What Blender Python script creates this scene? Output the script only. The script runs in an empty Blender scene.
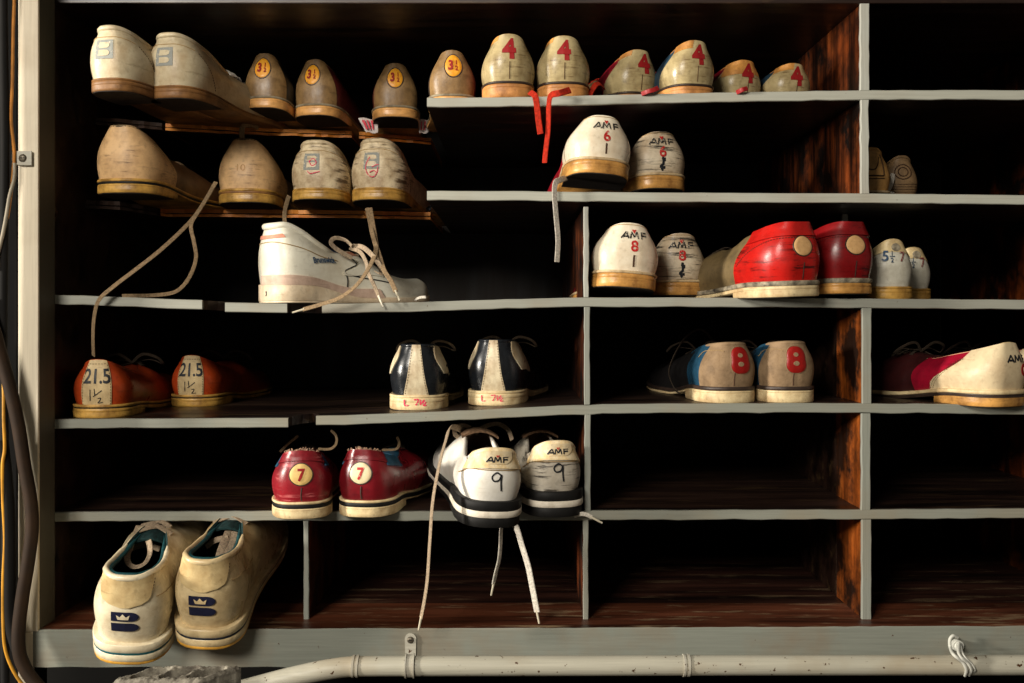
import bpy, bmesh, math, random
import numpy as np
from mathutils import Vector, Matrix, Euler

PI = math.pi
random.seed(7)
RNG = np.random.default_rng(11)
SC = bpy.context.scene
COL = SC.collection

# ------------------------------------------------------------------ camera, light, exposure
S = 0.00105          # metres per photo pixel in the plane of the shelf fronts (y = 0)
D = 1.10             # distance from the lens to that plane
ZC = 0.62            # height of the lens above the floor
HOR = 315.0          # photo row of the horizon

cam_d = bpy.data.cameras.new('camera')
cam = bpy.data.objects.new('camera', cam_d)
COL.objects.link(cam)
cam.location = (0, -D, ZC)
cam.rotation_euler = (PI / 2, 0, 0)
cam_d.sensor_width = 36
cam_d.lens = 36 * D / (1024 * S)
cam_d.shift_y = -(341.5 - HOR) / 1024
cam_d.clip_start = 0.01
SC.camera = cam

world = bpy.data.worlds.new('world')
SC.world = world
world.use_nodes = True
bg = world.node_tree.nodes['Background']
bg.inputs[0].default_value = (1.0, 0.93, 0.78, 1)
bg.inputs[1].default_value = 0.10



def window(name, loc, aim, sx, sy, energy, col):
    d = bpy.data.lights.new(name, 'AREA')
    d.shape = 'RECTANGLE'
    d.size, d.size_y, d.energy, d.color = sx, sy, energy, col
    o = bpy.data.objects.new(name, d)
    COL.objects.link(o)
    o.location = loc
    o.rotation_euler = (Vector(aim) - Vector(loc)).to_track_quat('-Z', 'Y').to_euler()
    return o


# daylight: a low window far to the left that grazes the rack, and a wide one behind and above the camera
window('side_window_light', (-2.75, -0.95, 0.98), (0.0, 0.0, 0.62), 0.26, 0.34, 128, (1.0, 0.93, 0.82))
window('room_window_light', (-0.95, -2.05, 1.42), (0.05, 0.0, 0.70), 0.7, 0.5, 50, (1.0, 0.93, 0.82))

SC.view_settings.view_transform = 'Standard'
SC.view_settings.look = 'None'
SC.view_settings.exposure = 0.0
SC.view_settings.gamma = 1.0
SC.view_settings.use_curve_mapping = False

# ------------------------------------------------------------------ small helpers
def P(px, py, y=0.0):
    """photo pixel at depth y -> world point"""
    k = 1 + y / D
    return Vector(((px - 512) * S * k, y, ZC + (HOR - py) * S * k))


def lin(c):
    """sRGB 0-255 -> linear rgba"""
    out = []
    for v in c:
        v = v / 255.0
        out.append(v / 12.92 if v <= 0.04045 else ((v + 0.055) / 1.055) ** 2.4)
    return tuple(out) + (1.0,)


MATS = {}


class NT:
    """tiny node-tree builder"""
    def __init__(self, name):
        self.m = bpy.data.materials.new(name)
        self.m.use_nodes = True
        self.t = self.m.node_tree
        self.bsdf = self.t.nodes['Principled BSDF']

    def n(self, kind, **kw):
        nd = self.t.nodes.new(kind)
        for k, v in kw.items():
            setattr(nd, k, v)
        return nd

    def l(self, a, b):
        self.t.links.new(a, b)

    def noise(self, vec, scale, detail=4, rough=0.55):
        nd = self.n('ShaderNodeTexNoise')
        nd.inputs['Scale'].default_value = scale
        nd.inputs['Detail'].default_value = detail
        nd.inputs['Roughness'].default_value = rough
        self.l(vec, nd.inputs['Vector'])
        return nd.outputs['Fac']

    def ramp(self, fac, lo, hi, a=0.0, b=1.0):
        nd = self.n('ShaderNodeMapRange')
        nd.inputs['From Min'].default_value = lo
        nd.inputs['From Max'].default_value = hi
        nd.inputs['To Min'].default_value = a
        nd.inputs['To Max'].default_value = b
        self.l(fac, nd.inputs['Value'])
        return nd.outputs['Result']

    def mix(self, fac, a, b):
        nd = self.n('ShaderNodeMix')
        nd.data_type = 'RGBA'
        if isinstance(fac, (int, float)):
            nd.inputs[0].default_value = fac
        else:
            self.l(fac, nd.inputs[0])
        for sock, v in ((nd.inputs[6], a), (nd.inputs[7], b)):
            if isinstance(v, tuple):
                sock.default_value = v
            else:
                self.l(v, sock)
        return nd.outputs[2]

    def bump(self, h, strength, dist):
        nd = self.n('ShaderNodeBump')
        nd.inputs['Strength'].default_value = strength
        nd.inputs['Distance'].default_value = dist
        self.l(h, nd.inputs['Height'])
        self.l(nd.outputs['Normal'], self.bsdf.inputs['Normal'])

    def scaled(self, vec, sc, loc=(0, 0, 0), rot=(0, 0, 0)):
        nd = self.n('ShaderNodeMapping')
        nd.inputs['Scale'].default_value = sc
        nd.inputs['Location'].default_value = loc
        nd.inputs['Rotation'].default_value = rot
        self.l(vec, nd.inputs['Vector'])
        return nd.outputs['Vector']


def leather(name, base, dirt=(70, 52, 30), amt=0.5, rough=0.42, scuff=0.0, crack=0.5, scale=55, scuff_col=(28, 24, 20), seed=0.0, lo=0.42, hi=0.66):
    """worn leather: blotchy dirt, optional streaky scuffs, fine creases"""
    if name in MATS:
        return MATS[name]
    T = NT(name)
    tc = T.n('ShaderNodeTexCoord').outputs['Object']
    v = T.scaled(tc, (1, 1, 1), loc=(seed, seed * 1.7, seed * 0.6))
    d1 = T.ramp(T.noise(v, scale, 6, 0.62), lo, hi, 0.0, min(1.0, amt * 1.2))
    c = T.mix(d1, lin(base), lin(dirt))
    d3 = T.ramp(T.noise(T.scaled(v, (1, 1, 1), loc=(7, 3, 1)), scale * 0.45, 5, 0.7), 0.50, 0.70, 0.0, amt * 0.8)
    c = T.mix(d3, c, lin(tuple(x * 0.8 for x in dirt)))
    d2 = T.ramp(T.noise(v, scale * 6, 3), 0.58, 0.72, 0.0, amt * 0.45)
    c = T.mix(d2, c, lin(tuple(x * 0.55 for x in dirt)))
    d4 = T.ramp(T.noise(T.scaled(v, (30, 30, 330), rot=(0, 0.2, 0)), 1.0, 6, 0.75), 0.58, 0.66, 0.0, amt * 0.6)
    c = T.mix(d4, c, lin(tuple(x * 0.7 for x in dirt)))
    if scuff:
        sv = T.scaled(v, (26, 26, 260), rot=(0, 0.45, 0))
        s1 = T.ramp(T.noise(sv, 1.0, 5, 0.7), 0.53, 0.60, 0.0, 1.0)
        s2 = T.ramp(T.noise(v, 28, 2), 0.5 - 0.25 * scuff, 0.62 - 0.2 * scuff, 0.0, 0.92)
        mm = T.n('ShaderNodeMath', operation='MULTIPLY')
        T.l(s1, mm.inputs[0])
        T.l(s2, mm.inputs[1])
        c = T.mix(mm.outputs[0], c, lin(scuff_col))
    T.l(c, T.bsdf.inputs['Base Color'])
    r = T.ramp(T.noise(v, scale * 1.5, 3), 0.3, 0.7, rough - 0.08, rough + 0.12)
    T.l(r, T.bsdf.inputs['Roughness'])
    T.bsdf.inputs['Specular IOR Level'].default_value = 0.42
    if crack:
        T.bump(T.noise(v, 420, 5, 0.6), crack * 0.5, 0.0006)
    MATS[name] = T.m
    return T.m


def cloth(name, base, rough=0.9, var=0.35, scale=300, stretch=(1, 1, 1)):
    if name in MATS:
        return MATS[name]
    T = NT(name)
    tc = T.n('ShaderNodeTexCoord').outputs['Object']
    v = T.scaled(tc, stretch)
    f = T.ramp(T.noise(v, scale, 4), 0.35, 0.7, 0, 1)
    T.l(T.mix(f, lin(base), lin(tuple(x * (1 - var) for x in base))), T.bsdf.inputs['Base Color'])
    T.bsdf.inputs['Roughness'].default_value = rough
    T.bsdf.inputs['Specular IOR Level'].default_value = 0.15
    T.bump(T.noise(v, scale * 3, 3), 0.5, 0.0006)
    MATS[name] = T.m
    return T.m


def ink(name, base, rough=0.6, worn=0.0, under=(200, 190, 165), scale=420):
    """print on leather, worn through to the colour underneath"""
    if name in MATS:
        return MATS[name]
    T = NT(name)
    tc = T.n('ShaderNodeTexCoord').outputs['Object']
    if worn:
        f = T.ramp(T.noise(tc, scale, 5, 0.7), 0.62 - 0.25 * worn, 0.70 - 0.2 * worn, 0, 0.9)
        T.l(T.mix(f, lin(base), lin(under)), T.bsdf.inputs['Base Color'])
    else:
        f = T.ramp(T.noise(tc, scale, 3), 0.4, 0.7, 0, 0.35)
        T.l(T.mix(f, lin(base), lin(tuple(min(255, x * 1.35 + 6) for x in base))), T.bsdf.inputs['Base Color'])
    T.bsdf.inputs['Roughness'].default_value = rough
    T.bsdf.inputs['Specular IOR Level'].default_value = 0.3
    MATS[name] = T.m
    return T.m


def wood(name, dark, light, rough=0.4, axis=0, streak=0.4, wear=None, shade_blotch=False):
    if name in MATS:
        return MATS[name]
    T = NT(name)
    tc = T.n('ShaderNodeTexCoord').outputs['Object']
    sc = [38, 38, 38]
    sc[axis] = 3.0
    g = T.noise(T.scaled(tc, tuple(sc)), 1.0, 8, 0.65)
    c = T.mix(T.ramp(g, 0.38, 0.66), lin(dark), lin(light))
    if wear:
        sw = [60, 60, 60]
        sw[axis] = 9
        w1 = T.ramp(T.noise(T.scaled(tc, tuple(sw), loc=(3, 1, 2)), 1.0, 6, 0.7), 0.55, 0.68, 0, streak)
        c = T.mix(w1, c, lin(wear))
    if shade_blotch:  # dark blotches painted as shade, leaving only patches of upright looking lit
        gm = T.ramp(T.noise(T.scaled(tc, (1, 1, 1), loc=(2, 8, 4)), 16, 6, 0.68), 0.42, 0.62, 1.0, 0.0)
        c = T.mix(gm, c, lin(tuple(x * 0.45 for x in dark)))
    T.l(c, T.bsdf.inputs['Base Color'])
    T.l(T.ramp(g, 0.3, 0.7, rough - 0.1, rough + 0.2), T.bsdf.inputs['Roughness'])
    T.bump(g, 0.25, 0.002)
    MATS[name] = T.m
    return T.m


def paint(name, base, stain=(128, 96, 60), chip=(70, 44, 24), amt=0.35, rough=0.55, axis=0, chips=0.70):
    """old oil paint over wood, brushed along one axis, stained and chipped"""
    if name in MATS:
        return MATS[name]
    T = NT(name)
    tc = T.n('ShaderNodeTexCoord').outputs['Object']
    sc = [420, 420, 420]
    sc[axis] = 14
    br = T.noise(T.scaled(tc, tuple(sc)), 1.0, 4, 0.6)
    c = T.mix(T.ramp(br, 0.35, 0.7, 0, 0.30), lin(base), lin(tuple(x * 0.72 for x in base)))
    st = T.ramp(T.noise(tc, 7, 5, 0.6), 0.50, 0.72, 0, amt)
    c = T.mix(st, c, lin(stain))
    ch = T.ramp(T.noise(T.scaled(tc, (1, 1, 1), loc=(5, 2, 9)), 130, 4, 0.6), chips, chips + 0.02, 0, 1)
    c = T.mix(ch, c, lin(chip))
    T.l(c, T.bsdf.inputs['Base Color'])
    T.bsdf.inputs['Roughness'].default_value = rough
    T.bsdf.inputs['Specular IOR Level'].default_value = 0.3
    T.bump(br, 0.25, 0.0008)
    MATS[name] = T.m
    return T.m


def plain(name, base, rough=0.5, metal=0.0, var=0.2, scale=60):
    if name in MATS:
        return MATS[name]
    T = NT(name)
    tc = T.n('ShaderNodeTexCoord').outputs['Object']
    f = T.ramp(T.noise(tc, scale, 5, 0.6), 0.35, 0.7, 0, 1)
    T.l(T.mix(f, lin(base), lin(tuple(x * (1 - var) for x in base))), T.bsdf.inputs['Base Color'])
    T.bsdf.inputs['Roughness'].default_value = rough
    T.bsdf.inputs['Metallic'].default_value = metal
    T.bsdf.inputs['Specular IOR Level'].default_value = 0.22
    MATS[name] = T.m
    return T.m


# ------------------------------------------------------------------ mesh helpers
def link_mesh(name, verts, faces, mat, parent=None, smooth=True, sharp=None, fix=False):
    me = bpy.data.meshes.new(name)
    me.from_pydata([tuple(map(float, v)) for v in verts], [], [tuple(map(int, f)) for f in faces])
    if fix:
        bm = bmesh.new()
        bm.from_mesh(me)
        bmesh.ops.recalc_face_normals(bm, faces=bm.faces)
        bm.to_mesh(me)
        bm.free()
    if smooth:
        me.polygons.foreach_set('use_smooth', [True] * len(me.polygons))
        if sharp:
            me.set_sharp_from_angle(angle=math.radians(sharp))
    me.materials.append(mat)
    me.update()
    o = bpy.data.objects.new(name, me)
    COL.objects.link(o)
    if parent is not None:
        o.parent = parent
    return o


def empty(name, loc=(0, 0, 0), rot=(0, 0, 0), parent=None):
    o = bpy.data.objects.new(name, None)
    o.empty_display_size = 0.05
    COL.objects.link(o)
    o.location = loc
    o.rotation_euler = rot
    if parent is not None:
        o.parent = parent
    return o


def tag(o, label, cat, group=None, kind=None):
    o['label'] = label
    o['category'] = cat
    if group:
        o['group'] = group
    if kind:
        o['kind'] = kind
    return o


def grid_faces(m, n, wrap=False, base=0):
    f = []
    mm = m if wrap else m - 1
    for i in range(mm):
        for j in range(n - 1):
            a = base + i * n + j
            b = base + ((i + 1) % m) * n + j
            f.append((a, b, b + 1, a + 1))
    return f


def box_geo(x0, x1, y0, y1, z0, z1):
    v = [(x0, y0, z0), (x1, y0, z0), (x1, y1, z0), (x0, y1, z0), (x0, y0, z1), (x1, y0, z1), (x1, y1, z1), (x0, y1, z1)]
    f = [(0, 3, 2, 1), (4, 5, 6, 7), (0, 1, 5, 4), (1, 2, 6, 5), (2, 3, 7, 6), (3, 0, 4, 7)]
    return v, f


def bevel_box(name, x0, x1, y0, y1, z0, z1, mat, parent=None, b=0.001):
    v, f = box_geo(x0, x1, y0, y1, z0, z1)
    bm = bmesh.new()
    vs = [bm.verts.new(c) for c in v]
    for q in f:
        bm.faces.new([vs[i] for i in q])
    bmesh.ops.bevel(bm, geom=bm.edges[:], offset=b, segments=2, affect='EDGES', profile=0.6)
    me = bpy.data.meshes.new(name)
    bm.to_mesh(me)
    bm.free()
    me.materials.append(mat)
    o = bpy.data.objects.new(name, me)
    COL.objects.link(o)
    if parent is not None:
        o.parent = parent
    return o


def catmull(pts, n=8):
    p = np.array(pts, float)
    ext = np.vstack([2 * p[0] - p[1], p, 2 * p[-1] - p[-2]])
    out = []
    for i in range(1, len(ext) - 2):
        a, b, c, d = ext[i - 1], ext[i], ext[i + 1], ext[i + 2]
        for t in np.linspace(0, 1, n, endpoint=False):
            out.append(0.5 * (2 * b + (c - a) * t + (2 * a - 5 * b + 4 * c - d) * t * t + (3 * b - a - 3 * c + d) * t ** 3))
    out.append(p[-1])
    return np.array(out)


def frames(path, up=None):
    p = np.asarray(path, float)
    tan = np.gradient(p, axis=0)
    tan /= np.linalg.norm(tan, axis=1)[:, None] + 1e-12
    nrm = np.zeros_like(p)
    ref = np.array(up if up is not None else (0.13, 0.22, 0.97), float)
    v = ref - tan[0] * ref.dot(tan[0])
    if np.linalg.norm(v) < 1e-4:
        v = np.array((1.0, 0, 0)) - tan[0] * tan[0][0]
    for i in range(len(p)):
        v = v - tan[i] * v.dot(tan[i])
        v = v / (np.linalg.norm(v) + 1e-12)
        nrm[i] = v
    return p, tan, nrm, np.cross(tan, nrm)


def tube_geo(path, r, sides=8, up=None, base=0, caps=True, flat=None):
    """swept round tube, or a flat lace when flat=(width, thickness)"""
    p, t, n, b = frames(path, up)
    rr = np.broadcast_to(np.asarray(r, float), (len(p),)) if flat is None else None
    v = []
    for i in range(len(p)):
        for k in range(sides):
            a = 2 * PI * k / sides
            if flat is None:
                v.append(p[i] + rr[i] * (math.cos(a) * n[i] + math.sin(a) * b[i]))
            else:
                ca, sa = math.cos(a), math.sin(a)
                e = 0.55
                w = flat[0][i] if hasattr(flat[0], '__len__') else flat[0]
                v.append(p[i] + n[i] * flat[1] / 2 * math.copysign(abs(ca) ** e, ca) + b[i] * w / 2 * math.copysign(abs(sa) ** e, sa))
    f = []
    for i in range(len(p) - 1):
        for k in range(sides):
            a = base + i * sides + k
            c = base + i * sides + (k + 1) % sides
            f.append((a, c, c + sides, a + sides))
    if caps:
        f.append(tuple(base + k for k in reversed(range(sides))))
        f.append(tuple(base + (len(p) - 1) * sides + k for k in range(sides)))
    return v, f


def tube(name, path, r, mat, parent=None, sides=8, up=None, flat=None):
    v, f = tube_geo(path, r, sides, up, 0, True, flat)
    return link_mesh(name, v, f, mat, parent, True, 50)


class Hermite:
    def __init__(self, pts):
        self.x = np.array([p[0] for p in pts], float)
        self.y = np.array([p[1] for p in pts], float)
        self.m = np.gradient(self.y, self.x)

    def __call__(self, q):
        q = np.clip(np.asarray(q, float), self.x[0], self.x[-1])
        i = np.clip(np.searchsorted(self.x, q, side='right') - 1, 0, len(self.x) - 2)
        h = self.x[i + 1] - self.x[i]
        t = (q - self.x[i]) / h
        return (self.y[i] * (2 * t ** 3 - 3 * t ** 2 + 1) + self.m[i] * h * (t ** 3 - 2 * t ** 2 + t)
                + self.y[i + 1] * (-2 * t ** 3 + 3 * t ** 2) + self.m[i + 1] * h * (t ** 3 - t ** 2))


def sstep(a, b, x):
    t = np.clip((np.asarray(x, float) - a) / (b - a), 0, 1)
    return t * t * (3 - 2 * t)


# ------------------------------------------------------------------ lettering
GLYPHS = {}


def glyph(text, bold=0.0, xs=1.0):
    """outline lettering as a triangulated 2-D mesh, cap height 1, centred on x"""
    key_ = (text, bold, xs)
    if key_ in GLYPHS:
        return GLYPHS[key_]
    cu = bpy.data.curves.new('lettering', 'FONT')
    cu.body = text
    cu.align_x = 'CENTER'
    cu.resolution_u = 4
    cu.offset = bold
    ob = bpy.data.objects.new('lettering', cu)
    COL.objects.link(ob)
    dg = bpy.context.evaluated_depsgraph_get()
    me = bpy.data.meshes.new_from_object(ob.evaluated_get(dg))
    v = np.array([w.co[:] for w in me.vertices])
    f = [tuple(p.vertices) for p in me.polygons]
    bpy.data.meshes.remove(me)
    bpy.data.objects.remove(ob)
    bpy.data.curves.remove(cu)
    cap = 0.73
    v = v[:, :2] / cap
    v[:, 0] = (v[:, 0] - (v[:, 0].min() + v[:, 0].max()) / 2) * xs
    GLYPHS[key_] = (v, f)
    return GLYPHS[key_]
# ------------------------------------------------------------------ shoe builder
MM = 0.001
# half outline of a sole: (half width / ball half width, fraction of the length)
OUT = [(0.0, 0.0), (0.30, 0.006), (0.53, 0.033), (0.665, 0.085), (0.70, 0.15), (0.68, 0.24), (0.67, 0.35), (0.72, 0.48),
       (0.83, 0.61), (0.88, 0.71), (0.85, 0.81), (0.72, 0.90), (0.48, 0.965), (0.22, 0.994), (0.0, 1.0)]
H_SHOE = [(0, 1.03), (0.004, 1.015), (0.015, 0.985), (0.04, 0.935), (0.085, 0.87), (0.14, 0.81), (0.22, 0.75), (0.32, 0.72), (0.42, 0.80), (0.50, 0.92), (0.60, 0.84), (0.72, 0.64), (0.86, 0.50), (1.0, 0.42)]
H_SNEAKER = [(0, 1.0), (0.04, 1.0), (0.11, 0.90), (0.20, 0.72), (0.30, 0.66), (0.40, 0.74), (0.50, 0.84), (0.60, 0.74), (0.72, 0.54), (0.86, 0.42), (1.0, 0.34)]
K_SHOE = [(0, 0.60), (0.10, 0.60), (0.30, 0.60), (0.42, 0.40), (0.50, 0.22), (0.62, 0.03), (0.68, 0.0), (1.0, 0.0)]


class Shoe:
    def __init__(self, label, group, px, py, y, yaw=0, pitch=0, roll=0, L=265, heel=64, hs=15, full=8, H=50, wedge=False,
                 hprof=H_SHOE, kprof=K_SHOE, inset=2.0, bulge=3.0, p=2.2, lean=0.012, side=1, spring=7, low=0.62, z=None, cat='shoe', name='bowling_shoe'):
        """px, py: photo position of the back of the heel where it meets its support, y: depth; heel: width in mm"""
        loc = P(px, py, y)
        if z is not None:
            loc.z = z
        self.root = empty(name, loc, Euler((math.radians(pitch), math.radians(roll), math.radians(-yaw)), 'XYZ'))
        tag(self.root, label, cat, group)
        self.M = Matrix.LocRotScale(loc, self.root.rotation_euler, None)
        self.L = L * MM
        self.W = heel / 2 * MM / 0.70
        self.hs, self.full, self.H = hs * MM, full * MM, H * MM
        self.wedge = wedge
        self.h = Hermite(hprof)
        self.k = Hermite(kprof)
        self.low = low
        p = p * 1.6
        self.inset, self.bulge, self.p, self.lean, self.side = inset * MM, bulge * MM, p, lean, side
        self.spring = spring * MM
        c = catmull(OUT, 24)
        xy = np.stack([c[:, 0] * self.W, c[:, 1] * self.L], 1)
        seg = np.linalg.norm(np.diff(xy, axis=0), axis=1)
        self.sa = np.concatenate([[0], np.cumsum(seg)])
        self.Pm = self.sa[-1]
        self.xa, self.ta = c[:, 0], c[:, 1]
        tg = np.gradient(xy, axis=0)
        tg /= np.linalg.norm(tg, axis=1)[:, None]
        self.nxa, self.nya = tg[:, 1], -tg[:, 0]

    # --- geometry functions
    def shift(self, t):
        return self.side * 0.10 * self.W * (np.maximum(t - 0.25, 0) / 0.75) ** 1.5

    def zs(self, t):
        t = np.asarray(t, float)
        sp = self.spring * np.clip((t - 0.72) / 0.28, 0, 1) ** 1.6
        low = self.full if not self.wedge else self.hs * self.low
        return self.hs - (self.hs - low) * sstep(0.15, 0.52, t) + sp

    def zb(self, t):
        return self.spring * np.clip((np.asarray(t, float) - 0.72) / 0.28, 0, 1) ** 1.6

    def base(self, s, out=0.0):
        s = np.asarray(s, float)
        a = np.abs(s)
        sg = np.where(s < 0, -1.0, 1.0)
        t = np.interp(a, self.sa, self.ta)
        x = np.interp(a, self.sa, self.xa) * sg
        nx = np.interp(a, self.sa, self.nxa) * sg
        ny = np.interp(a, self.sa, self.nya)
        return t, x, nx, ny, x * self.W + self.shift(t) + nx * out, t * self.L + ny * out

    def raw(self, s, v):
        s, v = np.broadcast_arrays(np.asarray(s, float), np.asarray(v, float))
        t, x, nx, ny, bx, by = self.base(s, -self.inset)
        tt = self.lean + t * (0.965 - self.lean)
        tx = x * self.W * self.k(t) + self.shift(tt)
        ty = tt * self.L
        w = sstep(0.30, 0.75, t)
        vc = np.clip(v, 0, 1)
        f = (1 - w) * vc ** self.p + w * (1 - np.cos(vc * PI / 2))
        g = (1 - w) * vc + w * np.sin(vc * PI / 2)
        b = self.bulge * np.sin(PI * np.clip(vc * 1.15, 0, 1)) * (1 - 0.4 * w)
        X = bx * (1 - f) + tx * f + nx * b
        Y = by * (1 - f) + ty * f + ny * b
        Z = self.zs(t) - 0.0005 + self.H * self.h(t) * g
        return np.stack([X, Y, Z], -1)

    def pos(self, s, v, off=0.0):
        s, v = np.broadcast_arrays(np.asarray(s, float), np.asarray(v, float))
        p0 = self.raw(s, v)
        e = 0.0008
        d1 = self.raw(s + e, v) - self.raw(s - e, v)
        vl, vh = np.clip(v - 0.02, 0, 1), np.clip(v + 0.02, 0, 1)
        d2 = self.raw(s, vh) - self.raw(s, vl)
        n = np.cross(d1, d2)
        n /= np.linalg.norm(n, axis=-1)[..., None] + 1e-12
        return p0 + n * np.asarray(off)[..., None] if np.ndim(off) else p0 + n * off

    def vz(self, s, z):
        """wall parameter at height z (metres above the sole) and outline position s"""
        s, z = np.broadcast_arrays(np.asarray(s, float), np.asarray(z, float))
        t = np.interp(np.abs(s), self.sa, self.ta)
        q = np.clip(z / (self.H * self.h(t)), 0, 1)
        w = sstep(0.30, 0.75, t)
        lo, hi = np.zeros_like(q), np.ones_like(q)
        for _ in range(22):
            m = (lo + hi) / 2
            g = (1 - w) * m + w * np.sin(m * PI / 2)
            up = g < q
            lo, hi = np.where(up, m, lo), np.where(up, hi, m)
        return (lo + hi) / 2

    def at(self, xmm, zmm, off=0.4):
        """point on the heel wall: xmm along the outline from the heel seam, zmm above the sole"""
        s = np.asarray(xmm, float) * MM
        return self.pos(s, self.vz(s, np.asarray(zmm, float) * MM), off * MM)

    def s_at(self, t):
        return float(np.interp(t, self.ta, self.sa))

    # --- parts
    def add(self, name, v, f, mat, parent=None, sharp=40, label=None, smooth=True, fix=False):
        o = link_mesh(name, v, f, mat, parent or self.root, smooth, sharp, fix)
        if label:
            o['label'] = label
        return o

    def upper(self, mat, mid=120):
        s = np.linspace(-self.Pm, self.Pm, mid + 1)
        v = np.concatenate([np.linspace(0, 0.9, 13), [0.95, 0.985, 1.0]])
        g = self.pos(s[:, None], v[None, :])
        g[0] = g[-1] = (g[0] + g[-1]) / 2
        return self.add('upper', g.reshape(-1, 3), grid_faces(len(s), len(v)), mat)

    def lining(self, mat, insole=None):
        se = self.s_at(0.60)
        s = np.linspace(-se, se, 61)
        v = np.linspace(0.06, 1.0, 8)
        g = self.pos(s[:, None], v[None, :], -2.6 * MM)
        f = [q[::-1] for q in grid_faces(61, 8)]
        # rim joining lining and upper
        base = len(g.reshape(-1, 3))
        top = self.pos(s, 1.0)
        allv = np.vstack([g.reshape(-1, 3), top])
        for i in range(60):
            a, b = i * 8 + 7, (i + 1) * 8 + 7
            f.append((a, b, base + i + 1, base + i))
        self.add('lining', allv, f, mat)
        m = 24
        s2 = np.linspace(-self.Pm, self.Pm, 2 * m + 1)[:-1]
        t, _, _, _, bx, by = self.base(s2, -4.5 * MM)
        z = self.zs(t) + 1.5 * MM
        self.add('insole', np.stack([bx, by, z], 1), [(i, i + 1, (2 * m - i - 1), 2 * m - i) for i in range(1, m)], insole or mat)

    def collar(self, mat, r=2.0, until=0.44, name='collar', v=0.985, off=-0.8, label=None):
        se = self.s_at(until)
        s = np.linspace(-se, se, 49)
        path = self.pos(s, v, off * MM)
        rad = r * MM * np.clip(np.minimum(s + se, se - s) / (0.02), 0.25, 1)
        vv, f = tube_geo(path, rad, 8)
        return self.add(name, vv, f, mat, None, 60, label)

    def overlay(self, name, left, right, mat, v0=0.0, v1=1.0, off=0.9, nu=30, nv=12, label=None, parent=None):
        """leather piece stitched over the upper: left(v), right(v) give its edges in mm along the outline"""
        v = np.linspace(v0, v1, nv)
        Lf = Hermite(left)(v) * MM
        Rf = Hermite(right)(v) * MM
        u = np.linspace(0, 1, nu)
        s = Lf[None, :] + (Rf - Lf)[None, :] * u[:, None]
        vv = np.broadcast_to(v[None, :], s.shape)
        g = self.pos(s, vv, off * MM)
        lo = self.pos(s, vv, -0.3 * MM)
        n = nu * nv
        f = grid_faces(nu, nv)
        ring = [i * nv for i in range(nu)] + [(nu - 1) * nv + j for j in range(1, nv)] + [i * nv + nv - 1 for i in range(nu - 2, -1, -1)] + [j for j in range(nv - 2, 0, -1)]
        allv = np.vstack([g.reshape(-1, 3), lo.reshape(-1, 3)[ring]])
        m = len(ring)
        for i in range(m):
            f.append((ring[i], n + i, n + (i + 1) % m, ring[(i + 1) % m]))
        return self.add(name, allv, f, mat, parent, 35, label)

    def seam(self, pts, mat, r=0.45, off=1.0, name='seam', n=6, parent=None):
        c = catmull(pts, n)
        path = self.at(c[:, 0], c[:, 1], off)
        v, f = tube_geo(path, r * MM, 5)
        return self.add(name, v, f, mat, parent)

    def stitches(self, pts, mat, r=0.35, off=1.05, pitch=3.0, name='stitching'):
        """a row of separate thread stitches, too small to pick apart"""
        c = catmull(pts, 14)
        path = self.at(c[:, 0], c[:, 1], off)
        d = np.concatenate([[0], np.cumsum(np.linalg.norm(np.diff(path, axis=0), axis=1))])
        V, F = [], []
        q = 0.0
        while q + pitch * MM * 0.6 < d[-1]:
            qs = np.array([q, q + pitch * MM * 0.6])
            seg = np.stack([np.interp(qs, d, path[:, i]) for i in range(3)], 1)
            v, f = tube_geo(seg, r * MM, 4, None, len(V))
            V += v
            F += f
            q += pitch * MM
        o = self.add(name, V, F, mat)
        o['kind'] = 'stuff'
        return o

    def _subdiv(self, v2, f, lim):
        bm = bmesh.new()
        vs = [bm.verts.new((a[0], a[1], 0)) for a in v2]
        for q in f:
            try:
                bm.faces.new([vs[i] for i in q])
            except ValueError:
                pass
        bmesh.ops.triangulate(bm, faces=bm.faces[:])
        for _ in range(4):
            e = [x for x in bm.edges if x.calc_length() > lim]
            if not e:
                break
            bmesh.ops.subdivide_edges(bm, edges=e, cuts=1)
            bmesh.ops.triangulate(bm, faces=[q for q in bm.faces if len(q.verts) > 3])
        bm.normal_update()
        bm.verts.index_update()
        vv = np.array([w.co[:2] for w in bm.verts])
        ff = [tuple(w.index for w in (q.verts if q.normal.z > 0 else reversed(q.verts))) for q in bm.faces]
        bm.free()
        return vv, ff

    def text(self, items, mat, name='number_print', off=1.35, parent=None, label=None, rot=0.0, shift=(0, 0)):
        """items: (string, x mm, z mm of the base line, cap height mm, bold, x stretch)"""
        V, F = [], []
        for it in items:
            st, x, z, cap = it[:4]
            bold = it[4] if len(it) > 4 else 0.0
            xs = it[5] if len(it) > 5 else 1.0
            v, f = glyph(st, bold, xs)
            q = v * cap
            if rot:
                c_, s_ = math.cos(rot), math.sin(rot)
                q = q + np.array([x, z])
                q = np.stack([q[:, 0] * c_ - q[:, 1] * s_, q[:, 0] * s_ + q[:, 1] * c_], 1)
            else:
                q = q + np.array([x, z])
            q, f = self._subdiv(q, f, 2.2)
            F += [tuple(i + len(V) for i in t) for t in f]
            V += [tuple(a) for a in q]
        V = np.array(V) + np.array(shift)
        return self.add(name, self.at(V[:, 0], V[:, 1], off), F, mat, parent, None, label)

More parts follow.
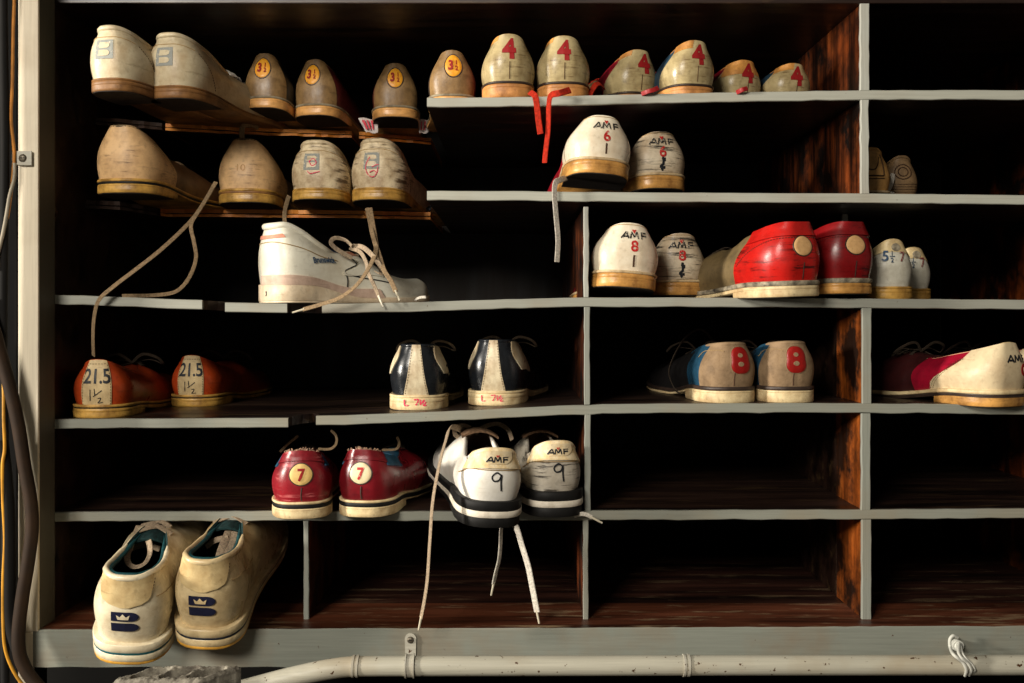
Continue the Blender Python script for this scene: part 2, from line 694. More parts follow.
    def poly(self, pts, mat, name='emblem', off=1.3, parent=None, label=None):
        n = len(pts)
        bm = bmesh.new()
        vs = [bm.verts.new((a[0], a[1], 0)) for a in pts]
        ed = [bm.edges.new((vs[i], vs[(i + 1) % n])) for i in range(n)]
        bmesh.ops.triangle_fill(bm, use_beauty=True, edges=ed)
        bm.verts.index_update()
        v2 = [w.co[:2] for w in bm.verts]
        f = [tuple(w.index for w in q.verts) for q in bm.faces]
        bm.free()
        v2, f = self._subdiv(v2, f, 2.5)
        return self.add(name, self.at(v2[:, 0], v2[:, 1], off), f, mat, parent, None, label)

    def disc(self, x, z, rx, rz, mat, name='size_patch', off=1.6, rim=None, rim_r=0.7, parent=None, shape=None, label=None):
        """raised patch with a rounded edge; shape(angle) scales its radius"""
        na, nr = 36, 5
        a = np.linspace(0, 2 * PI, na, endpoint=False)
        sc = np.array([shape(q) for q in a]) if shape else np.ones(na)
        V, F = [(x, z)], []
        offs = [off]
        rr = [0.35, 0.7, 0.93, 1.0, 1.0]
        oo = [off, off, off, off - 0.4, -0.5]
        for r, o_ in zip(rr, oo):
            for i in range(na):
                V.append((x + rx * r * sc[i] * math.cos(a[i]), z + rz * r * sc[i] * math.sin(a[i])))
                offs.append(o_)
        for i in range(na):
            F.append((0, 1 + i, 1 + (i + 1) % na))
        for j in range(nr - 1):
            for i in range(na):
                p = 1 + j * na
                F.append((p + i, p + na + i, p + na + (i + 1) % na, p + (i + 1) % na))
        V = np.array(V)
        o = self.add(name, self.at(V[:, 0], V[:, 1], np.array(offs)), F, mat, parent, 40, label)
        if rim:
            aa = np.linspace(0, 2 * PI, na + 1)
            s2 = np.array([shape(q) for q in aa]) if shape else 1.0
            path = self.at(x + rx * 1.05 * s2 * np.cos(aa), z + rz * 1.05 * s2 * np.sin(aa), 1.0)
            v, f = tube_geo(path, rim_r * MM, 5, caps=False)
            self.add('patch_rim', v, f, rim, o)
        return o

    def on_sole(self, xmm, zmm, out):
        t, _, _, _, bx, by = self.base(np.asarray(xmm, float) * MM, out * MM)
        return np.stack([bx, by, self.zs(t) + np.asarray(zmm, float) * MM], -1)

    def stroke(self, lines, mat, w=1.4, name='number_print', off=1.3, parent=None, n=8, label=None, sole=None):
        """handwriting: pen strokes as ribbons on the surface"""
        V, F = [], []
        for pts in lines:
            c = catmull(pts, n) if len(pts) > 2 else np.array([np.array(pts[0]) + (np.array(pts[1]) - np.array(pts[0])) * q for q in np.linspace(0, 1, 6)])
            tg = np.gradient(c, axis=0)
            tg /= np.linalg.norm(tg, axis=1)[:, None] + 1e-9
            nn = np.stack([-tg[:, 1], tg[:, 0]], 1)
            b = len(V)
            for i in range(len(c)):
                V.append(tuple(c[i] - nn[i] * w / 2))
                V.append(tuple(c[i] + nn[i] * w / 2))
            for i in range(len(c) - 1):
                k = b + 2 * i
                F.append((k, k + 2, k + 3, k + 1))
        V = np.array(V)
        pts3 = self.at(V[:, 0], V[:, 1], off) if sole is None else self.on_sole(V[:, 0], V[:, 1], sole)
        return self.add(name, pts3, F, mat, parent, None, label)

    def trademark(self, x, z, cap, wd, w, mat, off):
        """the three wide capital letters printed on the heels"""
        c = cap
        L = []
        L += [[(x - wd - 0.62 * c, z), (x - wd + 0.1 * c, z + c)], [(x - wd + 0.1 * c, z + c), (x - wd + 0.58 * c, z)], [(x - wd - 0.30 * c, z + 0.28 * c), (x - wd + 0.44 * c, z + 0.28 * c)]]
        L += [[(x - 0.62 * c, z), (x - 0.46 * c, z + c)], [(x - 0.46 * c, z + c), (x, z + 0.22 * c)], [(x, z + 0.22 * c), (x + 0.46 * c, z + c)], [(x + 0.46 * c, z + c), (x + 0.62 * c, z)]]
        L += [[(x + wd - 0.30 * c, z), (x + wd - 0.22 * c, z + c)], [(x + wd - 0.30 * c, z + c - w * 0.4), (x + wd + 0.62 * c, z + c - w * 0.4)], [(x + wd - 0.26 * c, z + 0.48 * c), (x + wd + 0.5 * c, z + 0.48 * c)]]
        return self.stroke(L, mat, w, 'lettering', off)

    def ring_layer(self, name, z0f, z1f, out, mat, out0=None, bev=0.7, m=48, label=None, mid_out=None):
        s = np.linspace(-self.Pm, self.Pm, 2 * m + 1)[:-1]
        out0 = out if out0 is None else out0
        rings = []
        b = bev * MM
        spec = [(0.0, out0 - bev, 0), (0.0, out0, b)]
        if mid_out is not None:
            spec.append((0.5, mid_out, 0))
        spec += [(1.0, out, -b), (1.0, out - bev, 0)]
        for q, o_, dz in spec:
            t, _, _, _, bx, by = self.base(s, o_ * MM)
            z0, z1 = z0f(t), z1f(t)
            rings.append(np.stack([bx, by, z0 + (z1 - z0) * q + np.minimum(abs(dz), (z1 - z0) * 0.4) * np.sign(dz)], 1))
        n = 2 * m
        V = np.vstack(rings)
        F = []
        for j in range(len(rings) - 1):
            for i in range(n):
                F.append((j * n + i, j * n + (i + 1) % n, (j + 1) * n + (i + 1) % n, (j + 1) * n + i))
        tp = (len(rings) - 1) * n
        for i in range(1, m):
            F.append((tp + i, tp + i + 1, tp + (n - i - 1), tp + (n - i)))
            F.append((i, n - i, n - i - 1, i + 1))
        F.append((tp, tp + 1, tp + n - 1))
        F.append((0, n - 1, 1))
        return self.add(name, V, F, mat, None, 45, label)

    def heel_block(self, mat, ztop, out=1.6, tb=0.27, m=22, label=None):
        sb = self.s_at(tb)
        s = np.linspace(-sb, sb, 2 * m + 1)
        rings = []
        for z, o_ in ((0.0, out - 1.0), (0.0009, out - 0.1), (0.5, out), (1.0, out)):
            t, _, _, _, bx, by = self.base(s, o_ * MM)
            zz = z if z < 0.1 else ztop(t) * z
            rings.append(np.stack([bx, by, np.broadcast_to(zz, bx.shape)], 1))
        n = 2 * m + 1
        V = np.vstack(rings)
        F = []
        for j in range(3):
            for i in range(n):
                F.append((j * n + i, j * n + (i + 1) % n, (j + 1) * n + (i + 1) % n, (j + 1) * n + i))
        for i in range(m):
            F.append((i, n - 1 - i, n - 2 - i, i + 1) if n - 2 - i > i + 1 else (i, n - 1 - i, i + 1))
            k = 3 * n
            F.append((k + i, k + i + 1, k + n - 2 - i, k + n - 1 - i) if n - 2 - i > i + 1 else (k + i, k + i + 1, k + n - 1 - i))
        return self.add('heel_block', V, F, mat, None, 45, label)

    def classic_sole(self, welt, sole, block, welt_mm=2.6, welt_out=2.2, out=1.4, under=None, mid=None, mid_mm=1.6):
        """leather sole: welt, thin full sole and a stacked heel block"""
        wl, fl = welt_mm * MM, self.full
        self.ring_layer('welt', lambda t: self.zs(t) - wl, lambda t: self.zs(t), welt_out, welt, bev=0.9)
        zo = lambda t: self.zs(t) - fl
        z_top = lambda t: self.zs(t) - wl
        if mid:
            mm_ = mid_mm * MM
            self.ring_layer('midsole', lambda t: self.zs(t) - wl - mm_, z_top, out - 0.3, mid, bev=0.3)
            z_top = lambda t: self.zs(t) - wl - mm_
        self.ring_layer('outsole', zo, z_top, out, sole)
        self.heel_block(block, lambda t: self.zs(t) - fl + 0.0002, out)
        # dark worn rubber lift under the heel
        if under:
            sb = self.s_at(0.25)
            s = np.linspace(-sb, sb, 31)
            t, _, _, _, bx, by = self.base(s, -0.6 * MM)
            m = 15
            V = np.stack([bx, by, np.full_like(bx, -0.0008)], 1)
            V = np.vstack([V, V + np.array([0, 0, 0.0012])])
            F = []
            for i in range(m):
                F.append((i, 30 - i, 29 - i, i + 1) if 29 - i > i + 1 else (i, 30 - i, i + 1))
            for i in range(31):
                F.append((i, (i + 1) % 31, 31 + (i + 1) % 31, 31 + i))
            self.add('heel_lift', V, F, under)

    def wedge_sole(self, layers):
        """layers from the ground up: (name, fraction0, fraction1, outset, material)"""
        for nm, a, b, o_, mt in layers:
            f0 = lambda t, a=a: self.zb(t) + (self.zs(t) - self.zb(t)) * a
            f1 = lambda t, b=b: self.zb(t) + (self.zs(t) - self.zb(t)) * b
            self.ring_layer(nm, f0, f1, o_, mt, bev=0.6)

    def tongue(self, mat, width=30, t0=0.40, t1=0.70, rise=5):
        ts = np.linspace(t0, t1, 12)
        us = np.linspace(-1, 1, 7)
        V = []
        for q, t in enumerate(ts):
            tt = self.lean + t * (0.965 - self.lean)
            e = 1 - q / 11
            z = float(self.zs(t) + self.H * self.h(t)) - 3.0 * MM + rise * MM * e ** 1.5
            y = tt * self.L - 0.006 * e ** 2
            wd = width * MM * (0.36 + 0.14 * e)
            for u in us:
                V.append((float(self.shift(tt)) + u * wd, y, z - 0.007 * u * u))
        V = np.array(V)
        n = len(V)
        allv = np.vstack([V, V - np.array([0, 0, 0.0025])])
        F = grid_faces(12, 7) + [tuple(i + n for i in q[::-1]) for q in grid_faces(12, 7)]
        ring = [i * 7 for i in range(12)] + [77 + j for j in range(1, 7)] + [i * 7 + 6 for i in range(10, -1, -1)] + [j for j in range(5, 0, -1)]
        for i in range(len(ring)):
            a, b = ring[i], ring[(i + 1) % len(ring)]
            F.append((a, n + a, n + b, b))
        self.add('tongue', allv, F, mat, fix=True)

    def lacing(self, mat, rows=(0.50, 0.55, 0.60, 0.65), w=4.5, bow=True, lift=4, th=1.1):
        V, F = [], []
        for i, t in enumerate(rows):
            s = self.s_at(t)
            for sg in ((1, -1) if i < len(rows) - 1 else (1,)):
                t2 = rows[i + 1] if i < len(rows) - 1 else t
                s2 = self.s_at(t2)
                a = self.pos(sg * s, 0.93, 1.0 * MM)
                b = self.pos(-sg * s2, 0.93, 1.0 * MM)
                m = (a + b) / 2 + np.array([0, 0, lift * MM + 0.001 * sg])
                v, f = tube_geo(catmull([a, m, b], 6), 0, 6, (0, 0, 1), len(V), True, (w * MM, th * MM))
                V += v
                F += f
        o = self.add('lace', V, F, mat)
        if bow:
            t = rows[0]
            a = self.pos(0.0 + self.s_at(t), 0.98, 0)
            a[0] = float(self.shift(t))
            a[2] += 0.003
            V, F = [], []
            for sg in (1, -1):
                c = [a, a + np.array([sg * 0.014, -0.006, 0.010]), a + np.array([sg * 0.030, -0.004, 0.006]), a + np.array([sg * 0.034, 0.006, -0.002]),
                     a + np.array([sg * 0.02, 0.008, 0.003]), a + np.array([0, 0.004, 0.001])]
                v, f = tube_geo(catmull(c, 6), 0, 6, (0, 1, 0.3), len(V), True, (w * MM * 0.8, 1.2 * MM))
                V += v
                F += f
            self.add('lace_bow', V, F, mat)
        return o

    def ribbon(self, world_pts, mat, w=5.0, th=1.2, name='loose_lace', up=(0, -1, 0.1), aglet=None, n=10, twist=0.0, parent=None):
        """a loose lace given in world points, stored in the shoe's own space"""
        c = catmull([tuple(p) for p in world_pts], n)
        inv = self.M.inverted()
        loc = np.array([tuple(inv @ Vector(q)) for q in c])
        upl = tuple(inv.to_3x3() @ Vector(up))
        v, f = tube_geo(loc, 0, 8, upl, 0, True, (w * MM, th * MM))
        o = self.add(name, v, f, mat, parent)
        if aglet:
            d = loc[-1] - loc[-3]
            d = d / np.linalg.norm(d)
            v, f = tube_geo(np.array([loc[-1] - d * 0.002, loc[-1] + d * 0.012]), [0.0013, 0.001], 7)
            self.add('aglet', v, f, aglet, o)
        return o
# ------------------------------------------------------------------ the setting
M_FLOOR = plain('concrete_floor', (64, 58, 50), 0.8, 0, 0.4, 9)
M_WALL = plain('dark_wall', (52, 47, 40), 0.85, 0, 0.4, 6)
M_WOOD = wood('stained_wood', (18, 10, 7), (46, 25, 14), 0.36, 0, 0.30, (112, 88, 56))
M_WOOD_V = wood('stained_wood_upright', (30, 12, 6), (136, 62, 16), 0.36, 2, 0.35, (176, 100, 44), True)
M_BASEWOOD = wood('worn_floor_board', (24, 12, 8), (62, 30, 17), 0.42, 0, 0.55, (134, 112, 84))
M_BACK = wood('dark_back_board', (14, 10, 8), (26, 19, 13), 0.8, 2)
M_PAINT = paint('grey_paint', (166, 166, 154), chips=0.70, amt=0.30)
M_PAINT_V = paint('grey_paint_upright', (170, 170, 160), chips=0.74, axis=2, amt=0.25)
M_PAINT_MID = paint('falloff_grey_paint', (150, 150, 139), chips=0.70, amt=0.35)  # partly its own grey, partly light falloff put into the colour
M_PAINT_LOW = paint('greenish_falloff_paint', (136, 137, 126), stain=(142, 122, 92), chips=0.69, amt=0.45)  # own greenish tint, darkened further for weaker light low on the rack
M_PAINT_VLOW = paint('greenish_falloff_upright', (138, 140, 130), stain=(132, 112, 82), chips=0.72, axis=2, amt=0.35)  # same greenish tint and painted falloff for the lower uprights
M_WOOD_LIT = wood('lit_orange_upright', (62, 26, 8), (176, 88, 24), 0.34, 2, 0.35, (196, 116, 50), True)  # brighter orange paints in the light patch on the short dividers
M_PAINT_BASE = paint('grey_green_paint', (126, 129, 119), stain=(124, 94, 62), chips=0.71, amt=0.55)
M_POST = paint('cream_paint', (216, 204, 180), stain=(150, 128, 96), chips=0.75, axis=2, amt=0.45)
M_POST_IN = paint('shaded_grey_paint', (84, 80, 69), stain=(62, 52, 38), chips=0.76, axis=2, amt=0.4)  # shade of the side turned from the light, put into the grey
M_PLY = wood('broken_ply', (190, 104, 28), (246, 166, 72), 0.5, 0, 0.4, (214, 150, 70))
M_PLY_SHADE = wood('shaded_ply_edge', (30, 17, 8), (56, 32, 16), 0.7, 0)  # dark colour stands in for shadow on the left stretch of edge
M_PLY_DARK = wood('ply_core', (48, 26, 10), (86, 48, 20), 0.7, 0)

v, f = box_geo(-3.2, 3.2, -3.2, 0.62, -0.05, 0.0)
link_mesh('floor', v, f, M_FLOOR, None, False)['kind'] = 'structure'
v, f = box_geo(-3.2, 3.2, 0.50, 0.60, 0.0, 2.6)
link_mesh('wall_back', v, f, M_WALL, None, False)['kind'] = 'structure'

DEPTH = 0.46
rack = empty('shoe_rack', (0, 0.0, 0.0))
tag(rack, 'large dark wooden cubbyhole rack with chipped grey painted front edges', 'shoe rack')


def zrow(py):
    return ZC + (HOR - py) * S


# shelves: lists of unbroken runs of (px, top row) along the front edge; every run is 9.3 rows thick
SHELF = {
    1: [[(427, 97.6), (520, 97.0), (620, 94.6), (740, 92.0), (862, 90.2), (1024, 90.0), (1120, 90.0)]],
    2: [[(427, 191.0), (520, 191.0), (620, 192.2), (740, 193.0), (862, 193.4), (1024, 195.2), (1120, 196)]],
    3: [[(50, 294.4), (120, 297.0), (202, 300.4)], [(225, 302.4), (287, 303.6)], [(322, 304.0), (400, 302.6), (470, 300.4), (586, 297.4), (700, 297.6), (850, 298.4), (1024, 299.8), (1120, 300.5)]],
    4: [[(50, 419.4), (150, 418.8), (288, 418.0)], [(316, 416.4), (400, 413.4), (470, 410.6), (586, 404.6), (700, 403.6), (800, 403.2), (900, 403.8), (1024, 405.2), (1120, 406)]],
    5: [[(50, 512.4), (150, 512.0), (270, 511.4), (430, 511.8), (600, 510.8), (860, 510.0), (1024, 509.0), (1120, 508.6)]],
}
THICK = 9.3


def shelf_z(n, px):
    pts = [p for run in SHELF[n] for p in run]
    return zrow(float(np.interp(px, [p[0] for p in pts], [p[1] for p in pts])))


def swept_board(name, run, y0, y1, mat, parent, thick=THICK, ragged=None, nsub=14, wob=0.25):
    """a board following the sagging line of a shelf edge"""
    xs = np.linspace(run[0][0], run[-1][0], max(3, int((run[-1][0] - run[0][0]) / nsub)))
    zz = np.interp(xs, [p[0] for p in run], [p[1] for p in run])
    k = np.ones(5) / 5
    if len(zz) > 8:
        zz = np.convolve(np.pad(zz, 2, mode='edge'), k, 'valid')
    V, F = [], []
    b = 0.0007
    for x, z in zip(xs, zz):
        wz = RNG.normal(0, wob)
        X = (x - 512) * S
        zt, zb_ = zrow(z + wz * 0.5), zrow(z + thick + wz)
        for (yy, z_) in ((y0, zb_ + b), (y0, zt - b), (y0 + b, zt), (y1, zt), (y1, zb_), (y0 + b, zb_)):
            V.append((X, yy, z_))
    n = len(xs)
    for i in range(n - 1):
        for j in range(6):
            a, c = i * 6 + j, i * 6 + (j + 1) % 6
            F.append((a, c, c + 6, a + 6))
    F.append(tuple(range(6)))
    F.append(tuple((n - 1) * 6 + j for j in reversed(range(6))))
    return link_mesh(name, V, F, mat, parent, False, None, True)


def poly_prism(name, xy, z0, z1, mat, parent, zfun=None, face_mat=None):
    """a flat board of any outline"""
    n = len(xy)
    bm = bmesh.new()
    lo = [bm.verts.new((x, y, z0 + (zfun(x) if zfun else 0))) for x, y in xy]
    hi = [bm.verts.new((x, y, z1 + (zfun(x) if zfun else 0))) for x, y in xy]
    bm.faces.new(hi)
    bm.faces.new(lo[::-1])
    for i in range(n):
        bm.faces.new((lo[i], lo[(i + 1) % n], hi[(i + 1) % n], hi[i]))
    bmesh.ops.recalc_face_normals(bm, faces=bm.faces)
    bmesh.ops.triangulate(bm, faces=[q for q in bm.faces if len(q.verts) > 4])
    me = bpy.data.meshes.new(name)
    bm.to_mesh(me)
    bm.free()
    me.materials.append(mat)
    if face_mat:
        me.materials.append(face_mat)
        for q in me.polygons:
            q.material_index = 1 if abs(q.normal.z) > 0.8 else 0
    o = bpy.data.objects.new(name, me)
    COL.objects.link(o)
    o.parent = parent
    return o


XL, XR = (53 - 512) * S, (1120 - 512) * S
for n, runs in SHELF.items():
    if n in (1, 2, 5):
        board = swept_board('shelf_board', runs[0], 0.005, DEPTH, M_WOOD, rack)
    else:
        a, z_all = runs[0][0][0], [p for r in runs for p in r]
        # one board whose front edge is notched where the painted strip broke away
        xs, ys = [], []
        x = a
        gaps = [(runs[i][-1][0], runs[i + 1][0][0]) for i in range(len(runs) - 1)]
        pts = []
        xx = list(np.arange(a, 1121, 14.0))
        for g0, g1 in gaps:
            xx += [g0, g0 + 0.5, g0 + (g1 - g0) * 0.3, g0 + (g1 - g0) * 0.6, g1 - 0.5, g1]
        for x in sorted(set(xx)):
            d = 0.005
            for g0, g1 in gaps:
                if g0 < x < g1:
                    d = 0.016 + 0.022 * math.sin(PI * (x - g0) / (g1 - g0)) + (0.006 if (x - g0) / (g1 - g0) > 0.5 else 0)
            pts.append((x, d))
        V, F = [], []
        for x, d in pts:
            z = float(np.interp(x, [p[0] for p in z_all], [p[1] for p in z_all]))
            X = (x - 512) * S
            zt, zb_ = zrow(z), zrow(z + THICK)
            V += [(X, d, zb_), (X, d, zt), (X, DEPTH, zt), (X, DEPTH, zb_)]
        for i in range(len(pts) - 1):
            for j in range(4):
                p, q = i * 4 + j, i * 4 + (j + 1) % 4
                F.append((p, q, q + 4, p + 4))
        F += [(0, 1, 2, 3), tuple(len(V) - 1 - j for j in range(4))]
        board = link_mesh('shelf_board', V, F, M_WOOD, rack, False, None, True)
    for r in runs:
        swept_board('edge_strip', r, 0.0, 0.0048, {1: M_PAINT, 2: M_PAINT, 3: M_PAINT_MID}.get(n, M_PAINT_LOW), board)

# the two broken plywood shelves on the left: three thin plies each, front edge snapped off
def ply_shelf(edge, row_fun, thick, y_back, seams):
    sh = empty('broken_shelf', (0, 0, 0), parent=rack)
    sh['label'] = 'plywood shelf with snapped raw orange edge'
    for li, (a, b, mat, jit, setb) in enumerate(((0, 0.50, M_PLY, 0.0014, 0.0), (0.50, 0.64, M_PLY_DARK, 0.0015, 0.005), (0.64, 1.0, M_PLY, 0.0014, -0.001))):
        for (x0, x1) in seams:
            xs = np.arange(x0, x1 + 0.1, 6.0)
            front = []
            for x in xs:
                y = float(np.interp(x, [e[0] for e in edge], [e[1] for e in edge])) + setb + float(RNG.normal(0, jit))
                kx = 1 + y / D
                front.append(((x - 512) * S * kx, y))
            xy = front + [(front[-1][0], y_back), (front[0][0], y_back)]
            zt = zrow(row_fun)
            poly_prism('ply', xy, zt - thick * b, zt - thick * a, M_PLY_SHADE if x1 < 200 else mat, sh, None, M_WOOD)
    return sh


def row_at(row, y):
    """front-plane row that shows at photo row `row` when it lies at depth y"""
    return HOR + (row - HOR) * (1 + y / D)


ply_shelf([(62, 0.10), (120, 0.120), (170, 0.150), (240, 0.175), (352, 0.200), (360, 0.205), (437, 0.255)], 97.6, 0.0085, DEPTH, [(66, 165), (165.5, 354), (359, 436)])
ply_shelf([(62, 0.075), (120, 0.10), (165, 0.185), (240, 0.19), (340, 0.20), (433, 0.225)], 191.2, 0.0095, DEPTH, [(66, 160), (160.5, 433)])

# uprights (dividers) with painted front strips
def divider(x0, x1, row0, row1, y0=0.0, depth=None, mat=M_WOOD_V):
    depth = depth or DEPTH
    a, b = (x0 - 512) * S, (x1 - 512) * S
    t, bt = zrow(row0), zrow(row1)
    d = bevel_box('divider', a + 0.0006, b - 0.0006, y0 + 0.004, depth, bt, t, mat, rack, 0.0006)
    n = 10
    V, F = [], []
    for i in range(n + 1):
        z = bt + (t - bt) * i / n
        w = RNG.normal(0, 0.00022, 2)
        for (x, y) in ((a + w[0], y0 + 0.0006), (a + w[0] + 0.0006, y0), (b + w[1] - 0.0006, y0), (b + w[1], y0 + 0.0006), (b + w[1], y0 + 0.004), (a + w[0], y0 + 0.004)):
            V.append((x, y, z))
    for i in range(n):
        for j in range(6):
            p, q = i * 6 + j, i * 6 + (j + 1) % 6
            F.append((p, q, q + 6, p + 6))
    F += [tuple(reversed(range(6))), tuple(n * 6 + j for j in range(6))]
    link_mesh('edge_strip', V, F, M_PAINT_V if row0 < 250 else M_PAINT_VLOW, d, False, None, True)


BASE_ROW = 628.0   # front-plane row of the bottom floor (seen at y = 0)
Z_BASE = ZC - 0.3195
row_base = HOR + (ZC - Z_BASE) / S
divider(303.6, 308.6, 521.0, row_base)
divider(583.6, 588.6, 206.8, 297.2)
divider(584.4, 590.0, 307.0, 404.6)
divider(584.6, 590.6, 414.2, 510.8)
divider(583.0, 588.4, 520.2, row_base)
divider(860.5, 869.5, 3.5, 90.2)
divider(861.0, 869.0, 99.8, 193.4)
divider(512 + 0.3845 / S, 512 + 0.3915 / S, 203.2, 298.6, 0.12)
divider(862.5, 871.5, 308.0, 403.6, 0.0, 0.09, M_WOOD_LIT)
divider(861.5, 870.5, 413.4, 510.0, 0.0, 0.088, M_WOOD_LIT)
divider(862.0, 871.5, 519.6, row_base, 0.0, 0.088, M_WOOD_LIT)

# boards behind the short right-hand dividers and a gap, darkened as shade past the lit front
for r0, r1 in ((308.0, 403.6), (413.4, 510.0), (519.6, row_base)):
    bevel_box('divider', (864 - 512) * S, (870 - 512) * S, 0.093, DEPTH, zrow(r1), zrow(r0), M_WOOD, rack, 0.0006)

# carcass: top, bottom floor, sides, back
bevel_box('top_board', XL, XR, 0.0, DEPTH, zrow(3.5) + 0.0002, zrow(3.5) + 0.016, M_WOOD, rack, 0.001)
# bottom floor: two boards with a shallow joint
bevel_box('floor_board', XL - 0.016, XR, -0.036, 0.062, Z_BASE - 0.012, Z_BASE, wood('worn_front_board', (44, 20, 11), (104, 54, 30), 0.4, 0, 0.7, (158, 136, 104)), rack, 0.0008)
bevel_box('floor_board', XL - 0.016, XR, 0.0635, DEPTH, Z_BASE - 0.012, Z_BASE - 0.0006, M_BASEWOOD, rack, 0.0008)
bevel_box('back_panel', XL - 0.02, XR, DEPTH, DEPTH + 0.008, Z_BASE - 0.02, zrow(-14), M_BACK, rack, 0.0008)
KB = 1 - 0.04 / D
# base board in front, its painted face at y = -0.04
xl_b = (33 - 512) * S * KB
zb_top = Z_BASE + 0.0006
zb_bot = ZC + (HOR - 667) * S * KB
base = empty('base_board', (0, 0, 0), parent=rack)
V, F = [], []
nx = 90
for i in range(nx + 1):
    x = xl_b + (XR - xl_b) * i / nx
    w = RNG.normal(0, 0.00035)
    tilt = 0.0045 * (i / nx)
    for (y, z) in ((-0.040, zb_bot + w), (-0.040, zb_top + tilt - 0.0012 + w * 0.6), (-0.0388, zb_top + tilt + w * 0.6), (-0.0362, zb_top + tilt * 0.4), (-0.0362, zb_bot)):
        V.append((x, y, z))
for i in range(nx):
    for j in range(5):
        p, q = i * 5 + j, i * 5 + (j + 1) % 5
        F.append((p, q, q + 5, p + 5))
F += [tuple(range(5)), tuple(nx * 5 + j for j in reversed(range(5)))]
link_mesh('painted_face', V, F, M_PAINT_BASE, base, False, None, True)
bevel_box('plinth', xl_b - 0.12, XR, 0.18, 0.20, 0.0, Z_BASE - 0.013, plain('under_rack_shade', (10, 9, 7), 0.95), rack, 0.001)  # black colour stands in for the deep shade beneath the rack

# left post: cream front, inner grey painted darker because it faces away from the light
xa, xb = (18 - 512) * S * KB, (38.2 - 512) * S * KB
post = empty('side_post', (0, 0, 0), parent=rack)
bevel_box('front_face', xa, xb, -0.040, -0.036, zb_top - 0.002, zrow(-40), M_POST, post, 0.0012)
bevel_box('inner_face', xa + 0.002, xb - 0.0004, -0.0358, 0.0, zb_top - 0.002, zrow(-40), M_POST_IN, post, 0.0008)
bevel_box('side_panel', xa + 0.002, (53 - 512) * S, 0.0003, DEPTH, Z_BASE - 0.012, zrow(-40), M_WOOD, rack, 0.0008)
bevel_box('side_panel', XR, XR + 0.016, 0.0, DEPTH, Z_BASE - 0.012, zrow(-40), M_WOOD_V, rack, 0.0008)
# post foot below the base top
bevel_box('post_foot', xa, xl_b, -0.040, -0.036, 0.0, zb_top - 0.0025, M_POST, post, 0.0012)

# ------------------------------------------------------------------ conduit, clips, cables, block
M_PIPE = paint('pipe_paint', (174, 170, 154), stain=(140, 112, 70), chips=0.645, amt=0.45, rough=0.45)
M_CLIP = paint('clip_paint', (176, 172, 158), stain=(120, 100, 72), chips=0.69, amt=0.5)
M_CLIPW = paint('white_clip_paint', (206, 206, 196), chips=0.76, amt=0.2)
M_SCREW = plain('screw_metal', (120, 112, 98), 0.45, 0.6, 0.4, 300)

YP = -0.062
RP = 0.0098
pts = [P(1130, 664.5, YP), P(1024, 665.0, YP), P(860, 665.2, YP), P(690, 665.4, YP), P(520, 665.8, YP), P(420, 666.0, YP), P(372, 666.2, YP), P(348, 666.8, YP),
       P(322, 670.5, YP - 0.002), P(290, 677.5, YP - 0.003), P(250, 688, YP - 0.004), P(215, 698, YP - 0.004), P(180, 712, YP - 0.004)]
pipe = empty('conduit_pipe', tuple(P(690, 665.4, YP)))
tag(pipe, 'cream painted metal conduit pipe running along the rack base', 'pipe')
loc = np.array([tuple(p - pipe.location) for p in pts])
tube('pipe', catmull(loc, 8), RP, M_PIPE, pipe, 16)
for x in (355.5, 686.0):
    for dx in (-2.2, 2.2):
        c = P(x + dx, 666.2 if x < 400 else 665.4, YP) - pipe.location
        tube('coupling_ring', np.array([tuple(c + Vector((-0.0011, 0, 0.0001))), tuple(c + Vector((0.0011, 0, 0)))]), RP + 0.0012, M_CLIP, pipe, 18)
    c = P(x, 666.2 if x < 400 else 665.4, YP) - pipe.location
    tube('coupling', np.array([tuple(c + Vector((-0.002, 0, 0))), tuple(c + Vector((0.002, 0, 0)))]), RP + 0.0004, M_PIPE, pipe, 18)


def screw(parent, c, r=0.0036, mat=M_SCREW):
    """domed screw head with a slot, facing the camera"""
    V, F = [], []
    n = 14
    for rr, dy in ((r, 0), (r * 0.9, -0.0009), (r * 0.55, -0.0017)):
        for i in range(n):
            a = 2 * PI * i / n
            V.append((c[0] + rr * math.cos(a), c[1] + dy, c[2] + rr * math.sin(a)))
    F = [(j * n + i, j * n + (i + 1) % n, (j + 1) * n + (i + 1) % n, (j + 1) * n + i) for j in range(2) for i in range(n)]
    F.append(tuple(2 * n + i for i in range(n)))
    s = link_mesh('screw', V, F, mat, parent, True, 50, True)
    v, f = box_geo(c[0] - r * 0.5, c[0] + r * 0.5, c[1] - 0.0019, c[1] - 0.0012, c[2] - 0.0004, c[2] + 0.0004)
    link_mesh('slot', v, f, MATS.get('black_slot') or plain('black_slot', (14, 12, 10), 0.9), s, False)


def strap_band(x, w, name, parent, mat, off=0.0008, x_shift=0.0, z_top_row=None):
    """thin metal band over the front of the pipe"""
    c = P(x, 665.8, YP)
    V, F = [], []
    na = 14
    for i in range(na + 1):
        a = math.radians(80 + i * (250 - 80) / na)
        for dx in (-w / 2, w / 2):
            for r in (RP + 0.0004, RP + 0.0004 + off):
                V.append((c.x + dx + x_shift * i / na, c.y + r * math.cos(a), c.z + r * math.sin(a)))
    for i in range(na):
        k = i * 4
        F += [(k, k + 2, k + 6, k + 4), (k + 1, k + 5, k + 7, k + 3), (k, k + 4, k + 5, k + 1), (k + 2, k + 3, k + 7, k + 6)]
    V = np.array(V) - np.array(tuple(parent.location))
    return link_mesh(name, V, F, mat, parent, True, 40, True)


